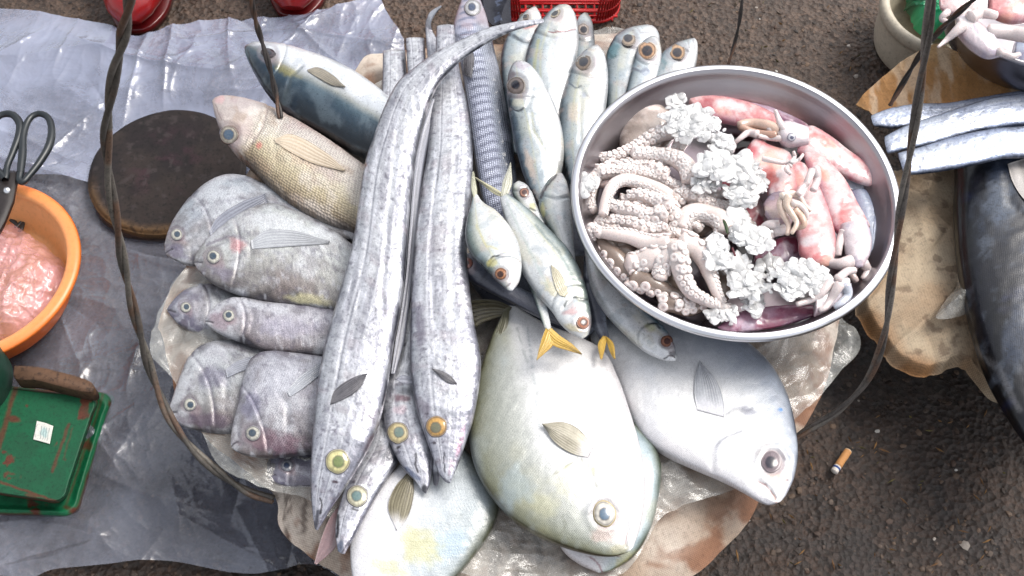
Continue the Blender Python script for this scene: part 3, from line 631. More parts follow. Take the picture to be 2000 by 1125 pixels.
GREY = dict(flat=.6, stops=[(-1, (70, 68, 76)), (-.93, (126, 126, 134)), (-.7, (174, 178, 181)), (-.2, (186, 189, 192)), (.3, (164, 164, 164)), (.8, (116, 111, 112)), (.95, (70, 65, 66)), (1, (44, 40, 48))], warp=.5,
    head=(.78, (128, 124, 124), .5), gill=(.74, .0009, (84, 78, 96), .6), wrinkle=(60, 60, .0006),
    blots=[(40, 60, .45, .68, (214, 216, 222), .55), (70, 120, .5, .7, (112, 106, 110), .45), (30, 30, .55, .7, (140, 122, 118), .3), (160, 160, .56, .7, (220, 222, 230), .35), (230, 230, .6, .7, (86, 80, 98), .5)],
    lines=[(-.25, .02, (120, 116, 130), .35)])
SCAD = dict(stops=[(-1, (34, 44, 54)), (-.86, (74, 90, 100)), (-.66, (150, 162, 167)), (-.2, (202, 209, 212)), (.3, (230, 233, 234)), (.85, (222, 224, 226)), (1, (160, 164, 170))], warp=.16,
    head=(.88, (198, 196, 200), .35), gill=(.74, .0011, (92, 104, 112), .55), wrinkle=(60, 90, .0003),
    blots=[(25, 60, .5, .7, (214, 206, 170), .35, -.9, -.3), (120, 120, .55, .7, (150, 166, 176), .35), (60, 60, .5, .7, (170, 190, 204), .3, 1, -.6), (90, 90, .6, .72, (204, 180, 170), .3)],
    lines=[(-.38, .03, (214, 206, 120), .25), (-.1, .02, (160, 172, 180), .3)])
POM = dict(flat=.62, stops=[(-1, (60, 56, 34)), (-.965, (84, 82, 52)), (-.9, (124, 126, 104)), (-.65, (154, 158, 148)), (-.38, (182, 185, 180)), (-.14, (224, 225, 225)), (.1, (244, 244, 245)), (.7, (244, 243, 243)), (1, (220, 217, 219))], warp=.12,
    blots=[(16, 22, .45, .7, (190, 204, 214), .4, .3, -.5), (26, 26, .54, .7, (182, 180, 146), .3, -.1, -.6), (120, 120, .6, .72, (150, 156, 150), .3, .2, -.4)], wrinkle=(30, 30, .0004))
CTR = {}
def ribbon(label, D, V, z, eyep=None, rE=19, iris=(222, 214, 170), pup=(110, 124, 96), marks=(), bumps=(), pf=None, seed=1, tm=.017, grp='long silver ribbonfish in the central basket', n=300, m=72, spec=RIB, name='ribbonfish', dfin=None, mt='ribbon', tr=.46):
    c = P(*np.mean([D[len(D)//2], V[len(V)//2]], 0), .15)
    t = thing(name, c, label, 'fish', grp)
    b = body('body', t, D, V, z, spec, M[mt], tr, tm, n, m, marks, bumps, seed, .0005)
    if eyep: eye(b, eyep[0], eyep[1], rE, iris, pup, .5, rE*1.03, 0, (110, 104, 96), (150, 146, 150))
    if pf: fin(b, pf[0], pf[1], c0=(52, 50, 56), c1=(120, 118, 124), rays=8, lift=.003, seed=seed)
    if dfin:
        A, B, z0 = dfin; fin(b, A, B, 'dorsal_fin', (96, 98, 110), (176, 178, 190), z=z0, rays=2, n=200, m=10, seed=seed, ragged=False)
    return b
# big one on top
D1 = [(1062, 37), (1030, 40), (1000, 45), (960, 54), (925, 68), (890, 85), (850, 105), (810, 135), (777, 165), (752, 210), (735, 255), (716, 310), (704, 370), (695, 440), (684, 500), (667, 560), (650, 620), (636, 670), (626, 720), (618, 770), (613, 830), (609, 880), (607, 930), (608, 970), (611, 1008), (615, 1034)]
V1 = [(1062, 44), (1030, 52), (1002, 60), (965, 76), (940, 90), (905, 113), (878, 138), (856, 165), (840, 200), (828, 240), (816, 290), (806, 350), (799, 420), (794, 490), (788, 560), (779, 620), (770, 665), (762, 720), (754, 770), (742, 820), (724, 866), (697, 915), (670, 958), (648, 990), (632, 1018), (620, 1037)]
e_ = [('line', [(625, 972), (628, 985), (626, 1003)], 2.4, (30, 28, 34), .95), ('line', [(622, 1000), (616, 1034)], 6, (50, 50, 62), .8), ('line', [(628, 1012), (645, 992), (660, 965)], 4, (70, 66, 84), .6), ('spot', 654, 941, 8, 4, 20, (70, 50, 60), .95),
      ('spot', 660, 990, 14, 30, 30, (132, 120, 150), .5), ('line', [(752, 770), (748, 790), (760, 772)], 4, (50, 50, 64), .8), ('spot', 712, 322, 9, 6, 20, (130, 90, 70), .8), ('spot', 735, 870, 34, 20, -50, (120, 92, 100), .5), ('spot', 700, 700, 30, 40, 10, (222, 222, 232), .5),
      ('line', [(640, 800), (660, 830), (655, 870)], 3, (150, 144, 164), .5), ('line', [(690, 930), (720, 890), (745, 840)], 6, (110, 88, 100), .55)]
bm = [([(612, 860), (640, 846), (680, 850), (716, 868)], 10, .0012), ([(640, 940), (628, 1010)], 4, -.0006), ([(730, 250), (705, 420), (680, 600), (660, 740)], 3, -.0008), ([(745, 250), (722, 420), (700, 600), (676, 740)], 4, -.0006), ([(780, 240), (757, 420), (745, 600)], 6, -.0007)]
r1 = ribbon('largest silver ribbonfish, on top of the heap, its tail curling right over the others', D1, V1, [(0, .262), (.06, .258), (.15, .244), (.3, .226), (.6, .214), (.85, .206), (1, .19)], (659, 901), 23, (226, 218, 160), (112, 128, 82), e_, bm,
            ([(645, 790), (652, 765), (672, 747), (700, 733), (716, 731)], [(645, 790), (660, 784), (690, 768), (706, 752), (716, 731)]), 1, .02, n=420, m=90,
            dfin=([(845, 190), (822, 260), (808, 350), (800, 450), (793, 540), (783, 610), (772, 670), (764, 730)], [(858, 200), (838, 270), (824, 350), (816, 450), (806, 540), (797, 610), (789, 670), (772, 730)], (.218, .2)))
D4 = [(853, 50), (851, 100), (851, 149), (844, 199), (839, 250), (835, 299), (827, 350), (819, 398), (812, 450), (808, 498), (804, 560), (802, 620), (801, 680), (804, 740), (814, 800), (830, 850), (846, 895), (858, 925), (870, 942)]
V4 = [(886, 48), (893, 100), (900, 149), (911, 199), (919, 250), (923, 299), (922, 350), (919, 398), (915, 450), (912, 498), (917, 560), (926, 630), (936, 680), (940, 715), (934, 770), (924, 820), (908, 870), (893, 912), (879, 945)]
e_ = [('line', [(868, 883), (866, 905), (868, 922)], 2, (40, 38, 48), .9), ('line', [(866, 936), (876, 944)], 6, (56, 56, 70), .8), ('spot', 849, 865, 7, 4, 10, (60, 48, 58), .9), ('spot', 899, 870, 7, 40, 14, (178, 140, 160), .7), ('spot', 880, 915, 6, 20, 10, (188, 160, 176), .6), ('spot', 848, 930, 10, 20, -20, (80, 100, 150), .3),
      ('spot', 826, 800, 14, 40, -12, (112, 100, 114), .6), ('spot', 822, 640, 14, 60, 0, (120, 112, 130), .55), ('spot', 880, 740, 40, 26, 20, (228, 228, 236), .6), ('line', [(862, 600), (850, 680), (824, 770)], 4, (226, 228, 236), .7), ('line', [(840, 720), (860, 722), (880, 738)], 3, (50, 48, 60), .5)]
r4 = ribbon('silver ribbonfish with an orange yellow eye lying straight beside the yellowish pomfret', D4, V4, [(0, .215), (.3, .212), (.7, .212), (1, .198)], (853, 833), 20, (214, 168, 96), (112, 116, 98), e_, [([(815, 800), (845, 790), (890, 805), (920, 800)], 8, .001), ([(855, 300), (840, 500), (850, 640)], 5, -.0008), ([(890, 300), (880, 500), (885, 640)], 5, -.0006)],
            ([(892, 748), (880, 734), (862, 724), (845, 720)], [(892, 750), (878, 748), (862, 738), (845, 722)]), 2, .017, n=360, m=80)
D3 = [(792, 74), (795, 120), (800, 200), (806, 300), (800, 400), (792, 500), (786, 580), (780, 640), (768, 700), (755, 745), (749, 790), (753, 838), (768, 880), (788, 915), (810, 940), (824, 958)]
V3 = [(829, 74), (832, 120), (840, 200), (842, 300), (826, 400), (818, 500), (815, 580), (812, 640), (812, 700), (816, 750), (826, 795), (838, 840), (845, 885), (843, 925), (838, 950), (832, 966)]
ribbon('narrow silver ribbonfish squeezed between two larger ones, with a pale yellow eye', D3, V3, [(0, .18), (.3, .19), (.6, .19), (1, .185)], (777, 845), 20, (222, 206, 158), (112, 134, 128), [('line', [(811, 885), (812, 905), (816, 922)], 3, (30, 28, 34), .9), ('spot', 779, 873, 9, 4, -25, (50, 44, 50), .95), ('spot', 786, 778, 22, 9, 0, (112, 70, 84), .8), ('line', [(795, 915), (818, 936)], 7, (70, 90, 130), .6), ('spot', 830, 955, 8, 14, 0, (36, 36, 44), .9), ('spot', 782, 800, 16, 10, 0, (220, 190, 200), .5)], seed=3, tm=.013,
       dfin=([(772, 742), (785, 733), (800, 736)], [(770, 738), (785, 748), (812, 752)], .206))
D2 = [(748, 98), (746, 180), (738, 260), (724, 380), (716, 500), (706, 620), (712, 740), (722, 820), (716, 872), (694, 912), (674, 955), (660, 1000), (655, 1040), (660, 1078)]
V2 = [(792, 98), (796, 180), (790, 260), (776, 380), (768, 500), (760, 620), (762, 740), (782, 820), (792, 862), (778, 900), (752, 942), (726, 985), (702, 1030), (672, 1084)]
r2 = ribbon('dark silver ribbonfish with open jaws and a pale eye, half under the biggest one', D2, V2, [(0, .166), (.5, .172), (1, .18)], (698, 969), 20, (224, 220, 192), (96, 126, 128), [('line', [(660, 1005), (660, 1035), (657, 1050)], 4, (24, 22, 28), .9), ('line', [(690, 992), (700, 996)], 4, (30, 26, 32), .9), ('line', [(668, 1080), (690, 1045), (706, 1010)], 3, (60, 60, 74), .8), ('spot', 665, 1070, 8, 20, 20, (84, 96, 120), .8), ('spot', 770, 880, 22, 40, 40, (54, 54, 66), .85), ('line', [(778, 905), (750, 950), (716, 1010)], 9, (58, 56, 70), .8)], seed=4, tm=.016)
fin(r2, [(664, 985), (645, 1010), (628, 1050), (614, 1100)], [(686, 1000), (664, 1040), (656, 1068), (618, 1103)], 'lower_jaw', (112, 88, 92), (168, 140, 142), z=(.172, .166), rays=1, seed=4, ragged=False, mt=M['squid'])
ribbon('ribbonfish almost hidden between two others, only its curled tail and dark snout showing', [(861, 10), (840, 24), (832, 42), (831, 62), (834, 100), (842, 200), (846, 300), (838, 500), (840, 700), (838, 840), (842, 900), (847, 948)], [(863, 13), (850, 28), (842, 45), (845, 62), (858, 85), (864, 120), (876, 200), (880, 300), (872, 500), (872, 700), (860, 840), (866, 900), (854, 950)], [(0, .215), (.06, .19), (.3, .183), (1, .184)], seed=6, tm=.01, marks=[('spot', 849, 940, 14, 22, 0, (44, 46, 58), .9)])
# barracuda
CU = dict(stops=[(-1, (120, 128, 148)), (-.7, (178, 184, 206)), (0, (186, 192, 214)), (.35, (140, 148, 164)), (.7, (92, 98, 112)), (1, (58, 62, 76))], warp=.1, head=(.8, (168, 150, 158), .75), gill=(.77, .0008, (96, 84, 96), .5),
          bars=(.0105, -.75, .25, (112, 118, 142), .8), blots=[(40, 40, .5, .7, (206, 210, 226), .35)])
bc = ribbon('barracuda with dark wavy bars, its head at the top edge under the curled ribbonfish tail', [(978, 440), (948, 405), (932, 340), (921, 270), (910, 190), (898, 120), (886, 75), (887, 46), (902, 0), (920, -34)], [(1000, 440), (1010, 398), (1007, 324), (996, 249), (980, 160), (966, 100), (957, 60), (949, 30), (938, 0), (928, -34)], [(0, .17), (.5, .186), (.8, .196), (1, .2)], (923, 15), 15, (196, 196, 200), (50, 64, 92), [('spot', 912, 50, 16, 12, 30, (190, 170, 176), .5), ('line', [(899, 70), (925, 66), (950, 70)], 3, (110, 90, 100), .6)], name='barracuda', spec=CU, mt='cuda', grp=None, tm=.022, tr=.55, n=240, m=80,
       pf=([(916, 92), (906, 110), (905, 145)], [(920, 92), (926, 112), (922, 152)]), seed=8)
# left side
BLU = dict(bare=.72, stops=[(-1, (6, 12, 18)), (-.7, (12, 30, 42)), (-.38, (26, 54, 72)), (-.14, (56, 82, 96)), (.02, (160, 162, 156)), (.2, (214, 218, 224)), (.7, (232, 235, 240)), (1, (206, 210, 216))], warp=.1, head=(.9, (92, 104, 112), .5), gill=(.75, .001, (60, 76, 84), .5), blots=[(60, 60, .5, .7, (130, 146, 156), .25), (50, 30, .5, .68, (24, 44, 62), .5, .1, -.4)], wrinkle=(40, 60, .0003))
def gv(k, t=(1, 1, 1), **o):                        # grey fish differ in tone
    return dict(GREY, stops=[(v, tuple(np.clip(np.array(c)*k*np.array(t), 0, 255))) for v, c in GREY['stops']], **o)
def single(name, label, D, V, z, spec, mt, grp=None, tr=.5, tm=.02, n=130, m=56, marks=(), bumps=(), seed=1, wr=.0004, eyes=(), pf=(), tf=()):
    if name == 'butterfish':                     # small down turned mouth
        s = (np.array(D[-1], float)+V[-1])/2; q = (np.array(D[-3], float)+V[-3])/2; q = s+(q-s)/np.linalg.norm(q-s)*15; nq = np.array([-(q-s)[1], (q-s)[0]])*.25
        ml = [tuple(s), tuple((s+q)/2+nq*.5), tuple(q+nq*1.6)]; marks = list(marks)+[('line', ml, 2.6, (52, 44, 54), .8)]; bumps = list(bumps)+[(ml, 3, -.0009)]
    t = thing(name, P(*np.mean([D[len(D)//2], V[len(V)//2]], 0), .15), label, 'fish', grp)
    for e in eyes:                               # soft sunken socket round each eye
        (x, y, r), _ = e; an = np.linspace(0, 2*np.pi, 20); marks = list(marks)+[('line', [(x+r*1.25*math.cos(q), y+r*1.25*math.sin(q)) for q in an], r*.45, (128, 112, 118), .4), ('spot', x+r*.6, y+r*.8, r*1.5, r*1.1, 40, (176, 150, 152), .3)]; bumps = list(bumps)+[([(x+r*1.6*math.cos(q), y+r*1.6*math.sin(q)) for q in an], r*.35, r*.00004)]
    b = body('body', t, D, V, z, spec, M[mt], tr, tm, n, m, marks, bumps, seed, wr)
    for e in eyes: eye(b, *e[0], **e[1])
    for f in pf: fin(b, f[0], f[1], **(f[2] if len(f) > 2 else {}))
    for f in tf: fin(b, f[0], f[1], 'tail_fin', **f[2])
    return b
single('mackerel', 'blue green backed fish with a white belly at upper left, crossed by a thin cable', [(760, 330), (720, 310), (680, 292), (640, 268), (595, 243), (552, 215), (520, 180), (495, 140), (480, 108), (477, 92)], [(770, 205), (742, 178), (700, 148), (650, 122), (600, 104), (560, 92), (525, 86), (498, 84), (482, 87)], [(0, .172), (1, .178)], BLU, 'scad', None, .5, .026, 170, 72,
       [('spot', 560, 138, 34, 9, 28, (150, 140, 70), .6), ('line', [(590, 130), (570, 150), (556, 190), (552, 215)], 5, (60, 72, 76), .5), ('spot', 488, 130, 10, 40, -20, (92, 112, 124), .7), ('line', [(484, 96), (494, 140), (516, 172)], 2.5, (20, 26, 32), .9), ('spot', 565, 214, 18, 11, 20, (76, 82, 92), .6), ('spot', 500, 96, 24, 8, 5, (70, 84, 92), .6)],
       [([(590, 130), (565, 155), (556, 200)], 5, -.0012)], 11, eyes=[((524, 103, 14), dict(iris=(72, 60, 66), pupil=(30, 28, 40), ry=9, ang=12, ring=(40, 36, 42)))],
       pf=[([(600, 136), (620, 131), (650, 146), (673, 168)], [(602, 140), (622, 152), (648, 166), (672, 170)], dict(c0=(108, 104, 104), c1=(168, 160, 140), rays=6))])
GRU = dict(stops=[(-1, (176, 158, 152)), (-.7, (206, 198, 192)), (-.25, (214, 206, 196)), (.15, (212, 203, 180)), (.5, (194, 180, 148)), (.85, (146, 128, 102)), (1, (84, 70, 58))], warp=.25, head=(.72, (196, 184, 182), .85), gill=(.7, .0013, (136, 118, 116), .6), blots=[(40, 60, .5, .7, (228, 218, 212), .5), (60, 60, .55, .72, (160, 134, 110), .45), (40, 40, .55, .7, (176, 150, 152), .4, 1, .6)], wrinkle=(30, 40, .0003))
single('grunt', 'brownish golden fish with coarse scales and a large blue eye, above the grey fish', [(740, 345), (700, 318), (650, 282), (600, 250), (550, 222), (505, 203), (465, 192), (435, 188), (420, 190)], [(730, 475), (690, 455), (640, 440), (580, 410), (530, 370), (490, 330), (460, 300), (437, 268), (421, 230), (414, 196)], [(0, .17), (1, .176)], GRU, 'grunt', None, .5, .03, 190, 84,
       [('spot', 506, 283, 8, 7, 0, (200, 110, 100), .8), ('spot', 428, 196, 14, 9, -20, (214, 176, 176), .8), ('spot', 580, 300, 60, 22, 40, (226, 200, 164), .4), ('line', [(420, 205), (432, 235), (440, 240)], 2, (130, 112, 110), .6)], [([(520, 240), (495, 262), (486, 300), (500, 330)], 5, -.001), ([(560, 225), (535, 270), (540, 320)], 6, -.001)], 12,
       eyes=[((447, 263, 17), dict(iris=(206, 198, 180), pupil=(66, 96, 124), pr=.62, ring=(120, 100, 92)))], pf=[([(536, 272), (570, 262), (640, 300), (672, 330)], [(538, 278), (566, 296), (610, 318), (668, 334)], dict(c0=(196, 176, 150), c1=(218, 204, 184), rays=5, lift=.001))])
single('butterfish', 'dark reddish rear fin edge of a fish under the golden scaled one', [(760, 500), (690, 475), (620, 440), (560, 405), (510, 362), (490, 345)], [(750, 515), (690, 490), (620, 455), (560, 420), (515, 378), (490, 352)], .158, dict(stops=[(-1, (60, 34, 38)), (1, (110, 66, 66))], blots=[(60, 60, .5, .7, (150, 110, 104), .5)]), 'grey', None, .5, .01, 50, 24, seed=13) if 0 else None
GG = 'flat grey fish fanned out on the left of the basket'
ey = lambda x, y, r, iris=(200, 198, 186), pup=(54, 72, 88), **k: ((x, y, r*.95), dict(iris=iris, pupil=pup, pr=.5, ring=(90, 88, 98), rim=(140, 136, 148), **k))
single('butterfish', 'topmost grey fish of the left fan, lying beside the dark chopping board', [(700, 395), (600, 380), (520, 362), (480, 346), (440, 344), (400, 362), (365, 395), (337, 435), (322, 475), (322, 492)], [(700, 470), (620, 480), (520, 490), (460, 505), (410, 516), (370, 518), (342, 508), (328, 500), (323, 496)], .166, gv(.98, (.98, 1, 1.03)), 'grey', GG, .25, .017, 170, 76, [('spot', 345, 490, 26, 16, 20, (112, 104, 130), .6)], [([(410, 400), (395, 440), (372, 480), (376, 510)], 5, -.0009)], 21, eyes=[ey(345, 458, 12)],
       pf=[([(408, 452), (425, 424), (470, 395), (516, 378)], [(414, 470), (440, 462), (480, 440), (524, 400)], dict(c0=(116, 118, 132), c1=(156, 160, 172), lift=.0006, rays=7))])
single('butterfish', 'biggest whitish grey fish of the left fan with a pink patch behind its eye', [(740, 520), (690, 480), (640, 445), (580, 414), (530, 400), (490, 409), (450, 432), (412, 462), (386, 492), (379, 510)], [(720, 620), (650, 607), (590, 599), (520, 591), (460, 573), (420, 556), (396, 538), (383, 522), (379, 514)], .181, gv(1.08, (1, 1, .98)), 'grey', GG, .25, .02, 200, 90, [('spot', 463, 478, 20, 18, 0, (196, 132, 136), .7), ('spot', 560, 445, 100, 30, 14, (222, 226, 230), .75), ('spot', 610, 585, 60, 12, 6, (196, 190, 150), .7), ('spot', 430, 530, 40, 20, 20, (140, 132, 150), .6), ('line', [(404, 480), (440, 462), (470, 460), (490, 480)], 4, (110, 100, 116), .6), ('line', [(480, 500), (560, 492), (660, 500)], 2.4, (140, 140, 152), .5)],
       [([(430, 468), (462, 455), (488, 470), (490, 500), (470, 525)], 5, -.0012), ([(404, 480), (425, 468)], 4, -.0006)], 22, eyes=[ey(417, 501, 14)], pf=[([(490, 470), (520, 450), (580, 452), (640, 470)], [(492, 486), (520, 484), (580, 480), (640, 476)], dict(c0=(156, 158, 166), c1=(190, 194, 198), lift=.0003, rays=6))])
single('butterfish', 'small dark grey fish of the left fan, tucked behind a slim grey fish', [(640, 610), (540, 590), (470, 578), (430, 560), (395, 556), (362, 568), (338, 588), (326, 603)], [(640, 690), (540, 690), (470, 680), (420, 666), (380, 650), (350, 634), (334, 618), (327, 608)], .16, dict(GREY, head=(.7, (104, 100, 122), .8)), 'grey', GG, .34, .014, 150, 64, (), [([(420, 566), (430, 600), (420, 640)], 6, -.001)], 23, eyes=[ey(363, 600, 11)])
single('butterfish', 'slim grey fish lying level in the left fan, just below the biggest one', [(700, 606), (645, 602), (580, 594), (520, 588), (465, 582), (430, 592), (408, 612), (400, 624)], [(690, 700), (640, 697), (580, 694), (520, 686), (465, 666), (430, 652), (410, 640), (401, 630)], .178, gv(1.02, (1.02, .99, 1.02)), 'grey', GG, .32, .014, 170, 70, [('spot', 430, 625, 34, 22, 20, (150, 118, 132), .5), ('spot', 560, 640, 80, 22, 4, (168, 164, 184), .5)], [([(480, 588), (496, 615), (488, 650), (470, 668)], 5, -.0009)], 24, eyes=[ey(447, 616, 12)])
single('butterfish', 'grey fish at the lower left of the fan with a wrinkled dark gill cover', [(700, 690), (580, 680), (500, 672), (440, 666), (395, 676), (368, 702), (350, 742), (336, 782), (328, 806)], [(700, 810), (600, 826), (500, 842), (440, 846), (395, 842), (362, 834), (342, 822), (330, 812)], .164, gv(1.0), 'grey', GG, .25, .018, 180, 80, [('spot', 420, 740, 34, 28, 10, (112, 108, 132), .6), ('spot', 400, 820, 70, 18, 4, (98, 82, 98), .7), ('spot', 420, 700, 40, 26, 10, (204, 206, 214), .5)], [([(388, 730), (420, 720), (444, 740), (440, 775)], 6, -.0014), ([(400, 740), (420, 735), (430, 750)], 5, .001)], 25, eyes=[ey(371, 790, 13)], pf=[([(440, 722), (462, 706), (510, 690)], [(444, 738), (470, 726), (520, 712)], dict(c0=(126, 128, 140), c1=(160, 164, 174), lift=.0005, rays=6))])
single('butterfish', 'large grey fish facing down in the left fan, touching the biggest ribbonfish', [(740, 720), (640, 700), (580, 692), (522, 688), (492, 702), (476, 740), (463, 795), (452, 845), (450, 866)], [(740, 850), (690, 868), (640, 880), (580, 889), (525, 894), (485, 890), (462, 882), (452, 874)], .18, gv(.95, (1, .98, 1.02)), 'grey', GG, .25, .021, 200, 90, [('spot', 540, 740, 66, 40, 0, (206, 208, 218), .6), ('spot', 540, 865, 90, 26, 3, (112, 84, 98), .8), ('spot', 490, 790, 24, 30, 10, (120, 118, 146), .5)], [([(505, 768), (540, 765), (562, 790), (560, 830)], 6, -.0013), ([(470, 790), (500, 780)], 5, -.0007)], 26, eyes=[ey(494, 846, 15)], pf=[([(560, 765), (585, 735), (640, 700)], [(566, 775), (590, 760), (638, 722)], dict(c0=(150, 154, 164), c1=(182, 186, 194), lift=.0005, rays=6))])
single('butterfish', 'small purplish grey fish at the bottom of the left fan, mostly covered', [(700, 870), (620, 880), (560, 884), (532, 890), (523, 902), (521, 918)], [(700, 940), (640, 948), (590, 951), (555, 950), (532, 942), (522, 930)], .16, dict(GREY, head=(.3, (112, 108, 132), .7)), 'grey', GG, .34, .014, 110, 50, seed=27, eyes=[ey(561, 909, 12, (150, 152, 160), (52, 62, 84))])
# pomfrets
p4 = single('pomfret', 'hidden pomfret whose dark edged side and mouth show below the yellowish one', [(1180, 780), (1240, 830), (1276, 870), (1291, 910), (1288, 960), (1272, 1030), (1240, 1085), (1195, 1114), (1172, 1119)], [(1120, 800), (1090, 880), (1070, 960), (1078, 1030), (1100, 1075), (1130, 1100), (1168, 1118)], .168, dict(POM, stops=[(-1, (58, 62, 44)), (-.93, (96, 108, 96)), (-.8, (150, 168, 176)), (-.4, (196, 206, 212)), (0, (226, 224, 224)), (1, (232, 226, 228))]), 'pomfret', 'large pale pomfrets at the bottom of the basket', .35, .018, 130, 60, [('line', [(1150, 1088), (1172, 1104), (1176, 1118)], 3, (150, 110, 116), .8), ('spot', 1215, 1090, 34, 12, -35, (172, 164, 110), .6), ('spot', 1207, 1086, 5, 3, 0, (110, 84, 80), .8)], (), 31)
p3 = single('pomfret', 'white pomfret with yellow patches cut off by the bottom edge, under the ribbonfish heads', [(850, 850), (900, 872), (945, 925), (974, 985), (960, 1035), (927, 1085), (890, 1130), (840, 1190), (790, 1235)], [(820, 865), (775, 915), (735, 955), (700, 1000), (686, 1050), (686, 1110), (700, 1170), (740, 1215), (780, 1236)], .166, dict(POM, stops=[(-1, (70, 72, 50)), (-.93, (112, 118, 110)), (-.8, (158, 168, 172)), (-.3, (190, 197, 202)), (.1, (216, 219, 221)), (.4, (242, 242, 244)), (1, (232, 231, 235))]), 'pomfret', 'large pale pomfrets at the bottom of the basket', .26, .02, 200, 110,
       [('spot', 822, 1066, 50, 44, 30, (206, 200, 130), .6), ('spot', 765, 1110, 40, 20, 30, (214, 210, 140), .5), ('spot', 880, 1060, 34, 44, 30, (160, 190, 214), .4), ('spot', 790, 990, 14, 26, 20, (240, 236, 240), .8)], (), 32,
       pf=[([(774, 1034), (758, 990), (772, 950), (800, 920)], [(776, 1036), (796, 1010), (808, 965), (806, 925)], dict(root=(232, 230, 232), c0=(84, 76, 56), c1=(160, 152, 126), lift=.004, rays=8))])
p2 = single('pomfret', 'silvery white pomfret with a blue fleck on its head, lying under the steel pan', [(1150, 640), (1200, 620), (1260, 608), (1330, 618), (1400, 638), (1455, 668), (1505, 715), (1536, 770), (1552, 830), (1558, 885), (1552, 930), (1536, 966), (1528, 976)], [(1160, 690), (1198, 730), (1220, 790), (1252, 850), (1295, 886), (1355, 915), (1408, 938), (1450, 960), (1480, 978), (1500, 986), (1514, 984), (1524, 980)], [(0, .165), (.5, .172), (1, .19)], dict(POM, stops=[(-1, (60, 66, 80)), (-.88, (118, 127, 142)), (-.62, (172, 179, 190)), (-.35, (214, 218, 224)), (-.05, (242, 243, 244)), (.8, (246, 245, 246)), (1, (226, 222, 226))], blots=[(30, 30, .5, .7, (214, 219, 228), .3), (60, 60, .55, .7, (150, 160, 176), .35, -.2, -.7), (140, 140, .6, .72, (160, 170, 186), .35, -.1, -.6)], head=(.9, (206, 200, 206), .4)), 'pomfret', 'large pale pomfrets at the bottom of the basket', .28, .025, 240, 130,
       [('spot', 1524, 801, 6, 4, 20, (20, 120, 190), .95), ('line', [(1416, 808), (1432, 797), (1456, 795)], 4, (120, 122, 136), .6), ('spot', 1462, 803, 22, 9, 20, (140, 142, 158), .7), ('line', [(1398, 900), (1400, 870), (1420, 850), (1470, 838)], 2.5, (160, 160, 176), .6), ('line', [(1480, 938), (1496, 946), (1512, 966)], 3, (150, 116, 116), .9), ('line', [(1512, 966), (1516, 980)], 4, (206, 170, 160), .8), ('spot', 1508, 905, 36, 42, 10, (196, 182, 184), .55), ('spot', 1535, 938, 7, 5, 0, (96, 72, 80), .9), ('spot', 1516, 932, 22, 10, 10, (216, 186, 164), .6)],
       [([(1416, 808), (1435, 796), (1462, 798)], 4, -.0014), ([(1392, 920), (1388, 880), (1405, 855), (1440, 842)], 5, -.0012), ([(1482, 938), (1502, 952), (1514, 972)], 3, -.0016), ([(1500, 975), (1518, 984)], 4, .001), ([(1478, 900), (1490, 874), (1520, 872), (1536, 896)], 5, .0012)], 33,
       eyes=[((1507, 902, 18.5), dict(iris=(146, 130, 136), pupil=(44, 44, 56), pr=.6, ry=20.5, ring=(120, 106, 112), rim=(190, 176, 178)))],
       pf=[([(1362, 800), (1356, 770), (1358, 735), (1366, 706)], [(1414, 814), (1414, 790), (1400, 745), (1368, 706)], dict(root=(226, 226, 232), c0=(150, 153, 163), c1=(210, 213, 218), lift=.004, rays=11))])
